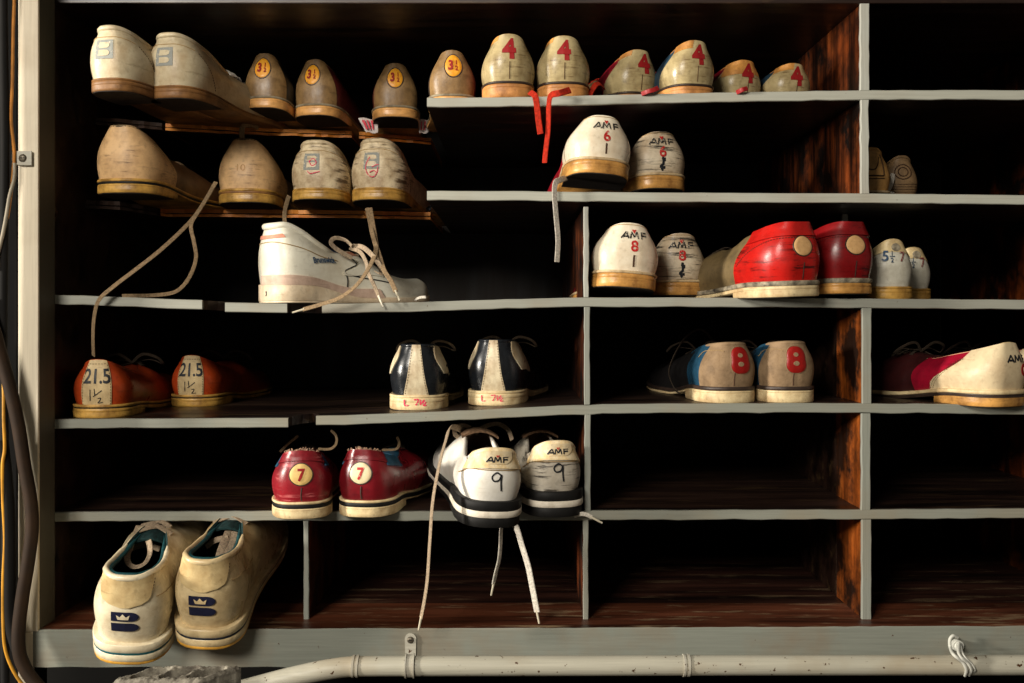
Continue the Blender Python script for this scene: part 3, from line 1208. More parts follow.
clip = empty('pipe_strap', tuple(P(410, 666, YP)))
tag(clip, 'flat metal pipe strap screwed to the base board, left of centre', 'clip', None)
strap_band(410, 0.0096, 'band', clip, M_CLIP)
for dx in (-0.0042, 0.0042):
    strap_band(410 + dx / S, 0.0014, 'ridge', clip, M_CLIP, 0.0020)
c0 = P(410.5, 645, -0.042) - clip.location
tab = []
for i in range(12):
    a = PI * i / 11
    tab.append((c0.x + 0.0058 * math.cos(a), c0.z + 0.006 + 0.0058 * math.sin(a)))
tab += [(c0.x - 0.0052, c0.z - 0.013), (c0.x + 0.0052, c0.z - 0.013)]
V = [(x, c0.y, z) for x, z in tab] + [(x, c0.y + 0.0016, z) for x, z in tab]
n = len(tab)
F = [tuple(range(n)), tuple(reversed(range(n, 2 * n)))] + [(i, (i + 1) % n, n + (i + 1) % n, n + i) for i in range(n)]
link_mesh('tab', V, F, M_CLIP, clip, False, None, True)
screw(clip, (c0.x, c0.y, c0.z + 0.005))

clip2 = empty('pipe_hook', tuple(P(962, 655, YP)))
tag(clip2, 'white painted double wire hook holding the pipe near its right end', 'clip')
for dx, dr in ((0, 0.0), (5.2, -0.002), (9.5, -0.006)):
    pp = [P(958 + dx * 0.3, 646, -0.046), P(950.5 + dx, 641, -0.050), P(951.5 + dx, 636.5 + dx * 0.25, -0.052), P(956.5 + dx * 0.5, 636 + dx * 0.2, -0.052)] if dx == 0 else [P(957 + dx * 0.4, 641 + dx * 0.4, -0.052)]
    if dx == 0:
        pp = [P(957.5, 637.5, -0.048), P(953, 635.8, -0.050), P(949.8, 640, -0.051), P(950.4, 648, -0.053)]
    pp += [P(954 + dx, 655, -0.0755), P(962.5 + dx * 0.9, 662 + dx * 0.1, -0.0765), P(966.5 + dx * 0.9, 670, -0.0745), P(965 + dx * 0.8, 675.5 + dr * 300, -0.066)]
    q = catmull([tuple(p - clip2.location) for p in pp], 8)
    tube('wire', q, 0.0017 if dx < 8 else 0.0010, M_CLIPW, clip2, 8)
c0 = P(957, 645, -0.0415) - clip2.location
screw(clip2, (c0.x, c0.y - 0.004, c0.z), 0.0042, M_CLIPW)
tube('plate', np.array([(c0.x, c0.y + 0.0012, c0.z), (c0.x, c0.y - 0.004, c0.z)]), [0.0062, 0.0056], M_CLIPW, clip2, 14)

# cables on the left
M_CORD_O = plain('orange_cord', (196, 128, 52), 0.55, 0, 0.35, 40)
M_CORD_Y = plain('yellow_cord', (206, 146, 44), 0.5, 0, 0.3, 40)
M_HOSE = plain('brown_hose', (44, 28, 13), 0.75, 0, 0.45, 30)
M_HOSE_G = plain('black_hose', (17, 15, 13), 0.85, 0, 0.4, 30)
M_TRUNK = plain('dark_trunking', (15, 13, 11), 0.9, 0.0, 0.5, 20)


def cable(label, pts, r, mat, name='cable', group=None):
    o = tube(name, catmull([tuple(P(*p)) for p in pts], 10), r, mat, None, 10)
    return tag(o, label, 'cable', group)


cable('thin orange cord beside the cream post, ending at the metal bracket', [(14.5, -30, -0.048), (14.3, 0, -0.048), (13.2, 30, -0.048), (12.4, 80, -0.047), (11.0, 118, -0.048), (13.5, 145, -0.046), (14.0, 162, -0.046), (10, 200, -0.048), (4.5, 235, -0.050), (0, 262, -0.052), (-6, 290, -0.052)], 0.0016, M_CORD_O)
cable('thin white cord descending from the metal bracket', [(14.6, 163, -0.049), (14.2, 178, -0.049), (9.5, 196, -0.051), (6.5, 215, -0.053), (2, 238, -0.055), (-6, 270, -0.056)], 0.0018, plain('white_cord', (150, 140, 122), 0.6))
cable('yellow cord looping down the left edge in front of the hose', [(-8, 345, -0.058), (0, 366, -0.060), (3.4, 384, -0.061), (3.8, 420, -0.062), (4.8, 448, -0.062), (2.6, 466, -0.062), (3.0, 500, -0.061), (4.8, 540, -0.060), (3.2, 580, -0.060), (3.4, 628, -0.060), (5.5, 650, -0.060), (12, 668, -0.060), (22, 684, -0.060), (40, 704, -0.060)], 0.0017, M_CORD_Y)
cable('thick dull brown hose bending down beside the cream post', [(-14, 300, -0.058), (0, 352, -0.060), (9, 384, -0.060), (18, 424, -0.060), (24.5, 466, -0.060), (30.5, 500, -0.060), (32.0, 530, -0.060), (27.5, 566, -0.061), (22, 600, -0.062), (18.5, 636, -0.064), (22, 662, -0.064), (38, 686, -0.064), (62, 706, -0.064)], 0.0064, M_HOSE)
cable('thick black hose hanging at the far left edge', [(2, 440, -0.056), (6.5, 480, -0.056), (9.0, 520, -0.056), (9.5, 570, -0.056), (10.5, 620, -0.056), (19, 652, -0.058), (32, 680, -0.058), (50, 704, -0.058)], 0.0062, M_HOSE_G)
cable('slim black cable running down behind the orange cord', [(3, -30, -0.050), (4, 60, -0.050), (5, 150, -0.050), (4, 240, -0.050), (3, 330, -0.050), (4, 420, -0.048), (6, 520, -0.048), (5, 640, -0.048), (6, 710, -0.048)], 0.0042, M_HOSE_G)
tr = bevel_box('cable_trunking', (-60 - 512) * S * KB, (17.0 - 512) * S * KB, -0.038, 0.03, 0.0, zrow(-60), M_TRUNK, None, 0.002)
tag(tr, 'dark upright trunking strip left of the cream post', 'trunking')

br = empty('cable_bracket', tuple(P(22.5, 159, -0.042)))
tag(br, 'small square metal bracket with one screw on the cream post', 'bracket')
bevel_box('plate', -0.0098, 0.0102, -0.0022, 0.0, -0.0068, 0.0078, M_CLIP, br, 0.0008)
screw(br, (0.0012, -0.0022, 0.0006), 0.0042)

# concrete block in front
M_BLOCK = leather('rough_concrete', (142, 136, 122), (60, 52, 44), 0.75, 0.9, 0, 1.0, 90)
M_BLOCK2 = leather('stained_hollow', (74, 68, 60), (36, 30, 26), 0.8, 0.6, 0, 1.0, 70)
yb0, yb1 = -0.150, -0.110
pa, pb = P(112, 679, yb0), P(201, 679, yb0)
ZBK = P(150, 680, yb0).z
blk = empty('concrete_block', (0, 0, 0))
# slab with three worn hollows in its top face, modelled as a height field
nxg, nyg = 60, 26
x0, x1 = pa.x, pb.x
V, F = [], []
for i in range(nxg + 1):
    for j in range(nyg + 1):
        u, w = i / nxg, j / nyg
        y = yb0 + (yb1 - yb0) * w
        x = x0 + (x1 - x0) * u + 0.026 * w
        z = ZBK + 0.0005 * math.sin(u * 23 + w * 9) + float(RNG.normal(0, 0.0004))
        for cu in (0.19, 0.51, 0.82):
            q = ((u - cu) / 0.125) ** 2 + ((w - 0.52) / 0.36) ** 2
            if q < 1.3:
                z -= 0.018 * max(0.0, 1 - q * q * 0.7)
        e = min(u, 1 - u, w * 0.6, (1 - w) * 0.6)
        if e < 0.03:
            z -= 0.003 * (1 - e / 0.03)
        V.append((x, y, z))
F = grid_faces(nxg + 1, nyg + 1)
n = len(V)
ring = [i * (nyg + 1) for i in range(nxg + 1)] + [nxg * (nyg + 1) + j for j in range(1, nyg + 1)] + [i * (nyg + 1) + nyg for i in range(nxg - 1, -1, -1)] + [j for j in range(nyg - 1, 0, -1)]
for r in ring:
    V.append((V[r][0], V[r][1], 0.0))
for i in range(len(ring)):
    F.append((ring[i], n + i, n + (i + 1) % len(ring), ring[(i + 1) % len(ring)]))
F.append(tuple(n + i for i in range(len(ring))))
body = link_mesh('concrete_block', V, F, M_BLOCK, None, True, 35, True)
bpy.data.objects.remove(blk)
tag(body, 'rough grey concrete block with three worn hollows, below the sneakers', 'block')
# ------------------------------------------------------------------ shoe materials
BLACK = plain('black_rubber', (26, 25, 24), 0.6, 0, 0.35, 90)
DARKSOLE = leather('dark_sole', (44, 34, 26), (24, 18, 14), 0.6, 0.8, 0, 0.5)
LIN_DK = cloth('dark_lining', (48, 38, 30))
LIN_TAN = cloth('tan_lining', (126, 98, 74))
TAN = leather('tan_heel', (226, 168, 98), (120, 78, 38), 0.55, 0.38, 0, 0.4, 40)
TAN2 = leather('honey_heel', (214, 158, 84), (104, 64, 28), 0.65, 0.34, 0, 0.4, 36, seed=2)
TAN3 = leather('yellow_sole', (206, 160, 78), (110, 72, 28), 0.7, 0.42, 0, 0.5, 42, seed=3)
CREAM_SOLE = leather('cream_sole', (226, 204, 158), (150, 112, 66), 0.6, 0.5, 0, 0.5, 40)
WELT_CR = leather('cream_welt', (214, 190, 148), (128, 92, 54), 0.6, 0.5, 0, 0.5, 60)
WELT_GR = leather('grey_welt', (150, 138, 114), (84, 66, 46), 0.6, 0.6, 0, 0.5, 60)
WELT_DK = leather('dark_welt', (62, 48, 40), (34, 26, 22), 0.6, 0.45, 0, 0.5, 60)
SOLE_BR = leather('brown_sole', (138, 96, 52), (74, 46, 22), 0.6, 0.55, 0, 0.5, 50)
THREAD = plain('tan_thread', (176, 146, 100), 0.8)
THREAD_DK = plain('dark_thread', (84, 60, 38), 0.8)
LACE_W = cloth('white_lace', (212, 204, 190), 0.9, 0.25, 500)
LACE_G = cloth('grey_lace', (166, 146, 122), 0.9, 0.3, 500)
LACE_T = cloth('tan_lace', (150, 126, 96), 0.9, 0.3, 500)
LACE_B = cloth('dark_lace', (64, 54, 44), 0.9, 0.3, 500)
LACE_R = cloth('red_lace', (178, 42, 22), 0.9, 0.3, 400)
AGLET = plain('clear_aglet', (206, 196, 172), 0.25)

INK_BK = ink('black_print', (26, 24, 24), 0.5, 0.35, (214, 204, 184))
INK_BK2 = ink('black_marker', (24, 26, 30), 0.5)
INK_RED = ink('red_print', (176, 34, 30), 0.5, 0.25, (220, 200, 176))
INK_RED2 = ink('crimson_numeral', (146, 28, 30), 0.45, 0.15, (110, 24, 24))
INK_DR = ink('dark_red_print', (138, 24, 20), 0.5)
INK_PK = ink('pink_marker', (214, 52, 84), 0.5, 0.2, (226, 200, 170))
INK_NV = ink('navy_print', (24, 26, 48), 0.45)
INK_BL = ink('blue_print', (30, 66, 98), 0.5, 0.2)
INK_BR = ink('brown_stain', (64, 42, 26), 0.7)
INK_GR = ink('grey_print', (140, 142, 136), 0.6, 0.3, (206, 196, 172), 260)


def purge(o, names):
    pass


def lz(n, px, y):
    return shelf_z(n, 512 + (px - 512) * (1 + y / D))


# ------------------------------------------------------------------ row 1, left: two white shoes with a grey square emblem
WB = leather('yellowed_white_leather', (202, 188, 156), (150, 118, 78), 0.55, 0.40, 0, 0.5, 30)
WB2 = leather('grimy_white_leather', (228, 210, 174), (130, 96, 56), 0.65, 0.45, 0.25, 0.6, 34, (84, 62, 38), 5.0)


def b_emblem(sh, x, z, w, mat_sq, mat_in, off=1.3):
    """square tag with two rounded lobes one above the other"""
    h = w * 1.02
    sq = sh.poly([(x - w / 2, z - h / 2), (x + w / 2, z - h / 2), (x + w / 2, z + h / 2), (x - w / 2, z + h / 2)], mat_sq, 'emblem', off)
    for dz in (0.2, -0.2):
        a = np.linspace(-PI / 2, PI / 2, 9)
        lob = [(x - w * 0.30, z + h * (dz - 0.15)), (x + w * 0.12, z + h * (dz - 0.15))] + [(x + w * 0.12 + w * 0.2 * math.cos(q), z + h * (dz + 0.15 * math.sin(q))) for q in a[1:-1]] + [(x + w * 0.12, z + h * (dz + 0.15)), (x - w * 0.30, z + h * (dz + 0.15))]
        sh.poly(lob, mat_in, 'lobe', off + 0.35, sq)
    return sq


def white_square_shoe(label, px, y, yaw, heel, H, L, n, mat, sole, dz=0, pitch=0, scrawl=None, inkm=INK_GR, group='white shoes with a grey square emblem', lace=LACE_W, ex=0, hs=13):
    sh = Shoe(label, group, px, 97, y, yaw, pitch, 0, L, heel, hs, 7, H, z=lz(n, px, y) + dz, bulge=3.4, p=2.6,
              kprof=[(0, 0.66), (0.10, 0.66), (0.30, 0.60), (0.42, 0.40), (0.50, 0.22), (0.62, 0.03), (0.68, 0.0), (1.0, 0.0)],
              hprof=[(0, 1.02), (0.012, 1.015), (0.04, 0.99), (0.085, 0.95), (0.14, 0.90), (0.24, 0.83), (0.34, 0.76), (0.42, 0.78), (0.50, 0.80), (0.60, 0.70), (0.72, 0.55), (0.86, 0.44), (1.0, 0.38)])
    sh.upper(mat)
    sh.lining(LIN_DK)
    sh.collar(mat, 3.0, 0.46)
    sh.overlay('heel_counter', [(0, -74), (0.5, -52), (0.8, -36), (1, -34)], [(0, 74), (0.5, 52), (0.8, 36), (1, 34)], mat, 0, 0.80, 0.8)
    sh.stitches([(-70, 4), (-52, 0.46 * H), (-37, 0.70 * H)], THREAD_DK)
    sh.stitches([(70, 4), (52, 0.46 * H), (37, 0.70 * H)], THREAD_DK)
    sh.seam([(-34, 0.78 * H * 0.93), (-15, 0.80 * H), (0, 0.805 * H), (15, 0.80 * H), (34, 0.78 * H * 0.93)], THREAD, 0.5, 0.9)
    b_emblem(sh, ex, 0.56 * H, 19, inkm, mat)
    if scrawl:
        sh.stroke(scrawl, INK_PK, 1.0, 'scrawl', 2.1)
    sh.classic_sole(sole, sole, sole, 2.4, 1.0, 0.8, DARKSOLE)
    sh.tongue(mat)
    sh.lacing(lace, (0.44, 0.49, 0.54, 0.60, 0.66), 6, False, lift=7, th=2.0)
    return sh


s1 = white_square_shoe('yellowed white shoe with grey square emblem, furthest left on the top shelf', 105, -0.035, 12, 54, 52, 268, 1, WB, SOLE_BR)
s2 = white_square_shoe('yellowed white shoe with grey square emblem and white laces on top shelf', 165, 0.0, 13, 60, 54, 270, 1, WB, SOLE_BR)
s2.ribbon([P(206, 58, 0.10), P(213, 64, 0.11), P(221, 72, 0.115), P(229, 79, 0.12), P(236, 88, 0.13), P(243, 97, 0.14)], LACE_W, 5, 1.6, 'lace_bow', (0, -1, 0.3))

# ------------------------------------------------------------------ brown shoes with yellow size ovals
BRN = leather('taupe_leather', (146, 115, 74), (76, 54, 32), 0.65, 0.40, 0, 0.6, 40)
BRN_BLK = leather('black_side_leather', (34, 32, 32), (20, 18, 18), 0.5, 0.36)
BRN_BUR = leather('burgundy_side_leather', (92, 30, 30), (50, 18, 18), 0.5, 0.40)
YEL = leather('yellow_patch', (238, 168, 40), (214, 120, 30), 0.45, 0.4, 0, 0.2, 50)


def brown_oval(label, px, y, yaw, heel, H, L, left, right, ex=0, dz=0, pitch=0, num='3'):
    sh = Shoe(label, 'brown shoes with a yellow size oval', px, 97, y, yaw, pitch, 0, L, heel, 13.5, 6, H, z=lz(1, px, y) + dz, bulge=2.6)
    sh.upper(left if left is not None else BRN)
    sh.lining(LIN_DK)
    sh.collar(BRN, 1.6, 0.2)
    for nm, m, sg in (('quarter', left, -1), ('quarter', right, 1)):
        e = [(0, 24 * sg), (1, 18 * sg)], [(0, 105 * sg), (0.5, 100 * sg), (1, 92 * sg)]
        a, b = (e[1], e[0]) if sg < 0 else (e[0], e[1])
        sh.overlay(nm, a, b, m, 0, 1.0, 0.5)
    sh.overlay('heel_counter', [(0, -33), (0.5, -28), (1, -20)], [(0, 33), (0.5, 28), (1, 20)], BRN, 0, 1.0, 1.1)
    o = sh.disc(ex, 0.66 * H, 9.6, 12.0, YEL, 'size_patch', 2.0, WELT_DK, 0.9)
    sh.text([(num, ex - 3.2, 0.66 * H - 4.8, 10.5, 0.035, 0.85), ('1', ex + 3.6, 0.66 * H + 0.6, 5.2, 0.02), ('2', ex + 3.6, 0.66 * H - 5.6, 5.2, 0.02)], INK_DR, 'number_print', 3.0, o)
    sh.classic_sole(WELT_GR, TAN, TAN, 2.6, 1.6, 0.6, DARKSOLE)
    sh.tongue(BRN_BLK)
    sh.lacing(LACE_B, bow=False)
    return sh


brown_oval('brown shoe with yellow oval 3 1/2 and black side, next to the white shoes', 261, 0.115, 6, 53, 51, 215, BRN_BUR, BRN_BLK, 0, 0.013, -7)
brown_oval('brown shoe with yellow oval 3 1/2 and burgundy right side', 311, 0.135, 12, 57, 53, 220, BRN_BLK, BRN_BUR, 0, 0.008, -5)
brown_oval('brown shoe with yellow oval 3 1/2 standing alone at broken shelf end', 395, 0.15, -4, 56, 51, 205, BRN_BUR, BRN_BLK, 0, 0.009, -5)
brown_oval('brown shoe with yellow oval at left end of the painted top shelf', 452, 0.045, -3, 52, 47, 205, BRN_BLK, BRN_BUR, 1.5)

# ------------------------------------------------------------------ cream shoes with a red 4
FOUR = leather('olive_cream_leather', (186, 168, 124), (112, 90, 54), 0.75, 0.30, 0.15, 0.4, 26, (90, 66, 36))
FOUR_OR = leather('orange_worn_leather', (206, 144, 72), (140, 92, 44), 0.7, 0.5, 0, 0.6, 60)
FOUR_RED = leather('crimson_side_leather', (140, 24, 38), (80, 14, 24), 0.5, 0.35)
FOUR_BLU = leather('slate_blue_leather', (44, 70, 88), (24, 34, 44), 0.5, 0.38)
FOUR_TAN = leather('orange_heel', (216, 150, 84), (130, 80, 38), 0.6, 0.5, 0, 0.6, 40, seed=4)


def four_shoe(label, px, y, yaw, heel, H, L, side, orange, nx=2, dz=0, hs=15, pitch=0, roll=0):
    sh = Shoe(label, 'cream shoes with a red 4', px, 97, y, yaw, pitch, roll, L, heel, hs, 7, H, z=lz(1, px, y) + dz, bulge=3.2, p=2.0,
              kprof=[(0, 0.68), (0.10, 0.67), (0.30, 0.63), (0.42, 0.42), (0.50, 0.22), (0.62, 0.03), (0.68, 0.0), (1.0, 0.0)])
    sh.upper(FOUR)
    sh.lining(LIN_DK)
    for sg in (-1, 1):
        e = [(0, 52 * sg), (0.5, 38 * sg), (1, 26 * sg)], [(0, 112 * sg), (1, 98 * sg)]
        a, b = (e[1], e[0]) if sg < 0 else e
        sh.overlay('quarter', a, b, side, 0, 1.0, 0.5)
    sh.overlay('heel_counter', [(0, -58), (0.4, -48), (0.8, -31), (1, -29)], [(0, 58), (0.4, 48), (0.8, 31), (1, 29)], FOUR, 0, 1.0, 1.1)
    if orange:
        sh.overlay('worn_edge', [(0, -30), (0.5, -31), (1, -30)], [(0, -30 + 30 * orange * 0.5), (0.5, -28 + 42 * orange), (1, -28 + 54 * orange)], FOUR_OR, 1 - 0.42 * orange, 1.0, 1.35)
    sh.collar(FOUR_OR, 1.5, 0.2, 'topline')
    sh.seam([(0.6, 3), (0.4, 0.2 * H), (0.6, 0.42 * H)], THREAD_DK, 0.5, 1.0, 'back_seam')
    sh.text([('4', nx, 0.93 * H - 21, 21, 0.05, 0.95)], INK_RED2, 'number_print', 1.7)
    sh.classic_sole(WELT_DK, FOUR_TAN, FOUR_TAN, 2.6, 1.8, 1.0, DARKSOLE)
    sh.tongue(side)
    sh.lacing(LACE_R, bow=False)
    return sh


f7 = four_shoe('cream shoe with red 4, first of the row, red laces hanging beside', 509, 0.0, -2, 54, 49, 235, FOUR_RED, 0.25, 0, hs=17)
f8 = four_shoe('cream shoe with red 4 and dark blue left edge, centre of top shelf', 564, 0.008, 0, 55, 48, 235, FOUR_BLU, 0.25, 0, hs=17)
f9 = four_shoe('low cream shoe with red 4 and crimson side, beside a red lace end', 641, 0.055, -20, 54, 46, 225, FOUR_RED, 0.3, 3, hs=14)
f10 = four_shoe('tall cream shoe with red 4 and blue left side, stained orange', 697, 0.02, -14, 54, 46, 230, FOUR_BLU, 0.45, 1, hs=14)
f11 = four_shoe('cream shoe with red 4 and orange torn collar, second from divider', 747, 0.075, -20, 53, 38, 220, FOUR_RED, 1.0, 0, hs=13)
f12 = four_shoe('small cream shoe with red 4 and blue edge, nearest the tall divider', 796, 0.085, -15, 53, 36, 220, FOUR_BLU, 0.5, 0, hs=13)
f7.ribbon([P(530, 92, -0.012), P(535, 96, -0.022), P(537, 106, -0.021), P(538.5, 120, -0.021), P(540.5, 134, -0.022)], LACE_R, 6.5, 1.6, 'loose_lace', (0, -1, 0))
f8.ribbon([P(570, 90, -0.022), P(560, 93, -0.030), P(551, 95.5, -0.026), P(548.8, 106, -0.022), P(548, 130, -0.021), P(545.5, 152, -0.022), P(544.5, 163, -0.022)], LACE_R, 7.0, 1.6, 'loose_lace', (0, -1, 0))
f9.ribbon([P(589, 96, 0.03), P(592, 90, 0.032), P(596, 84.5, 0.035), P(600, 84, 0.04), P(604, 88, 0.05)], LACE_R, 6, 1.6, 'loose_lace', (0, -1, 0.2))
f9.ribbon([P(642, 94, 0.0), P(648, 91.5, -0.006), P(654, 90, -0.006), P(658, 88, -0.004)], INK_RED2, 5, 2.4, 'lace_end', (0, -1, 0))
f11.ribbon([P(737, 92.5, 0.0), P(742, 90, -0.006), P(747, 88.5, -0.004)], INK_RED2, 5, 2.4, 'lace_end', (0, -1, 0))

# paper scraps trapped under the shoe at the broken end
M_PAPER = cloth('white_wrapper', (226, 214, 208), 0.6, 0.2, 60)
M_PAPER_R = ink('pink_print', (206, 70, 84), 0.6)
pc = P(395, 124, 0.185)
paper = empty('wrapper_scrap', tuple(P(395, 131, 0.195)))
tag(paper, 'crumpled white wrapper with pink print under the lone brown shoe', 'wrapper')


def sheet(name, quad, mat, parent, nu=8, nv=6, bumps=0.0018, org=None):
    org = parent.location if org is None else org
    V = []
    q = [np.array(tuple(p - org)) for p in quad]
    for i in range(nu + 1):
        for j in range(nv + 1):
            u, w = i / nu, j / nv
            p = (q[0] * (1 - u) + q[1] * u) * (1 - w) + (q[3] * (1 - u) + q[2] * u) * w
            p = p + np.array([0, bumps * math.sin(9 * u + 5 * w) * math.sin(4 + 7 * w), bumps * 0.4 * math.sin(7 * u)])
            V.append(p)
    n = len(V)
    V2 = [p + np.array([0, 0.0004, 0]) for p in V]
    F = grid_faces(nu + 1, nv + 1) + [tuple(n + i for i in f[::-1]) for f in grid_faces(nu + 1, nv + 1)]
    return link_mesh(name, V + V2, F, mat, parent, True)


for qd, stripes in (((P(366, 132.5, 0.185), P(378, 133, 0.185), P(378, 119, 0.18), P(358, 118, 0.18)), ((0.15, 0.3), (0.4, 0.5), (0.62, 0.72))),
                    ((P(419, 133.5, 0.20), P(428, 133, 0.20), P(431, 119, 0.195), P(419, 120, 0.195)), ((0.2, 0.32), (0.5, 0.62)))):
    sh_ = sheet('wrapper_flap', qd, M_PAPER, paper)
    a, b, c, d = qd
    for u0, u1 in stripes:
        off = Vector((0, -0.0035, 0))
        lo0, lo1 = a.lerp(b, u0) + off, a.lerp(b, u1) + off
        hi0, hi1 = d.lerp(c, u0) + off, d.lerp(c, u1) + off
        sheet('print_stripe', (lo0.lerp(hi0, 0.2), lo1.lerp(hi1, 0.2), lo1.lerp(hi1, 0.85), lo0.lerp(hi0, 0.85)), M_PAPER_R, sh_, 3, 4, 0.0008, paper.location)
bag = empty('plastic_bag', tuple(P(425, 212, 0.225)))
tag(bag, 'crumpled clear grey plastic bag at end of second broken shelf', 'bag')
M_BAG = plain('grey_plastic_film', (112, 116, 124), 0.25, 0, 0.5, 90)
sheet('bag_fold', (P(410, 211, 0.24), P(431, 211, 0.24), P(431.5, 205, 0.25), P(412, 206, 0.26)), M_BAG, bag, 14, 8, 0.004)

# ------------------------------------------------------------------ row 2, left: plain tan shoes and grimy white ones
PT = leather('plain_tan_leather', (216, 176, 126), (128, 90, 54), 0.5, 0.50, 0.1, 0.6, 30, (70, 48, 30))
PT_DK = leather('dark_tan_vamp', (122, 90, 58), (66, 46, 28), 0.6, 0.55, 0, 0.6, 34)
COLL = leather('brown_topline', (84, 70, 46), (50, 40, 26), 0.5, 0.6)
EMB = ink('embossed_shade', (170, 128, 82), 0.6)


def plain_tan(label, px, y, yaw, heel, H, L, hs, ten=False, loop=False, dz=0, pitch=0):
    sh = Shoe(label, 'plain tan shoes', px, 192, y, yaw, pitch, 0, L, heel, hs, 8, H, z=lz(2, px, y) + dz, bulge=3.0, p=2.3,
              kprof=[(0, 0.56), (0.10, 0.56), (0.30, 0.58), (0.42, 0.40), (0.50, 0.22), (0.62, 0.03), (0.68, 0.0), (1.0, 0.0)],
              hprof=[(0, 1.02), (0.012, 1.015), (0.04, 0.98), (0.085, 0.92), (0.13, 0.86), (0.24, 0.68), (0.32, 0.62), (0.40, 0.70), (0.48, 0.74), (0.60, 0.66), (0.72, 0.52), (0.86, 0.44), (1.0, 0.40)])
    sh.upper(PT_DK)
    sh.lining(LIN_DK)
    sh.overlay('heel_counter', [(0, -92), (0.5, -88), (0.85, -70), (1, -62)], [(0, 92), (0.5, 88), (0.85, 70), (1, 62)], PT, 0, 1.0, 1.0, 44)
    for sg in (-1, 1):
        sh.stitches([(sg * 89, 3), (sg * 85, 0.3 * H), (sg * 66, 0.54 * H), (sg * 40, 0.72 * H)], THREAD)
        sh.stitches([(sg * 85, 3), (sg * 81, 0.3 * H), (sg * 63, 0.5 * H), (sg * 38, 0.68 * H)], THREAD)
    sh.collar(COLL, 2.0, 0.42, 'topline')
    if ten:
        sh.text([('10', 0, 0.36 * H, 8, 0.0, 1.2)], EMB, 'embossed_number', 1.5)
    # three layered sole
    sh.classic_sole(TAN3, TAN3, TAN3, 3.0, 1.6, 1.2, DARKSOLE, BLACK if not ten else SOLE_BR, 2.6)
    sh.tongue(PT_DK)
    sh.lacing(LACE_T, bow=False)
    if loop:
        a = sh.M @ Vector((0, 0.008, (hs + H + 1) * MM))
        sh.ribbon([a + Vector((-0.002, 0.003, -0.006)), a + Vector((-0.003, 0.0, 0.008)), a + Vector((0.0, -0.002, 0.016)), a + Vector((0.008, 0.004, 0.019)), a + Vector((0.014, 0.012, 0.016))], LACE_T, 6.5, 1.2, 'pull_loop', (0.3, -1, 0.2))
    return sh


t13 = plain_tan('plain tan shoe turned sideways at far left of second shelf', 118, 0.012, 6, 68, 56, 270, 15)
t14 = plain_tan('plain tan shoe with pull loop and embossed 10 on heel', 241, 0.14, 4, 71, 59, 265, 16, True, True, 0.004, -3)
t14.ribbon([P(216, 182, 0.11), P(213, 187, 0.105), P(208, 196, 0.09), P(195, 216, 0.06), P(178, 234, 0.03), P(158, 252, 0.008), P(135, 270, -0.004), P(114, 286, -0.012), P(99, 300, -0.014), P(94, 318, -0.010), P(93, 338, -0.002), P(93.5, 356, 0.012)],
           LACE_T, 5.2, 1.2, 'loose_lace', (0, -1, 0.2), None, 10)
t14.ribbon([P(214, 186, 0.108), P(206, 200, 0.08), P(197, 214, 0.055), P(191, 226, 0.04), P(194, 242, 0.035), P(196, 258, 0.035), P(191, 274, 0.035), P(183, 286, 0.035), P(172, 293, 0.035), P(150, 295.5, 0.03), P(122, 296.0, 0.02)],
           LACE_T, 4.2, 1.2, 'loose_lace', (0, -1, 0.2), None, 10)

g15 = white_square_shoe('grimy white shoe with smudged emblem and pink scribble', 312, 0.125, 8, 65, 55, 255, 2, WB2, TAN3, 0.006, -4, scrawl=[[(-6, 20), (-2, 17), (4, 18), (9, 19)], [(-4, 32), (0, 26), (5, 29), (1, 34), (-4, 30)]], ex=-1, group='grimy white shoes on broken shelf', lace=LACE_T, hs=13)
g16 = white_square_shoe('grimy white shoe with pink handwritten loop over its emblem', 372, 0.13, 10, 65, 57, 255, 2, WB2, TAN3, 0.006, -4, scrawl=[[(-3, 36), (-7, 28), (-7, 20), (-3, 14), (2, 13), (6, 18), (7, 24)], [(0, 24), (4, 26), (8, 27)], [(-3, 18), (2, 20), (5, 18)]], ex=-1, group='grimy white shoes on broken shelf', lace=LACE_T, hs=14)
g15.ribbon([P(289, 196, 0.11), P(286.5, 204, 0.12), P(284.5, 214, 0.13), P(285, 226, 0.13), P(287, 236, 0.13)], LACE_T, 5.5, 1.2, 'loose_lace', (0, -1, 0))
g16.ribbon([P(370, 208, 0.11), P(372, 220, 0.10), P(375, 238, 0.07), P(376, 250, 0.035), P(371, 264, 0.0), P(361, 280, -0.022), P(350, 291, -0.028), P(337, 299, -0.026), P(322, 304, -0.022), P(303, 309.5, -0.018)], LACE_T, 5.6, 1.3, 'loose_lace', (0, -1, 0.1), AGLET)
g16.ribbon([P(367, 208, 0.11), P(370, 222, 0.10), P(374, 240, 0.06), P(379, 254, 0.03), P(384, 270, 0.01), P(391, 281, 0.0), P(396, 292, -0.008)], LACE_T, 5.0, 1.3, 'loose_lace', (0, -1, 0.1), AGLET)

# ------------------------------------------------------------------ white shoes with black lettering and a red number
AM = leather('white_counter_leather', (228, 216, 192), (170, 136, 92), 0.42, 0.34, 0, 0.4, 26)
AM_SC = leather('scuffed_white_leather', (222, 208, 182), (150, 118, 78), 0.5, 0.40, 1.0, 0.6, 26, (30, 26, 22), 7.0)
AM_RED = leather('red_quarter_leather', (150, 22, 34), (84, 12, 20), 0.5, 0.32)


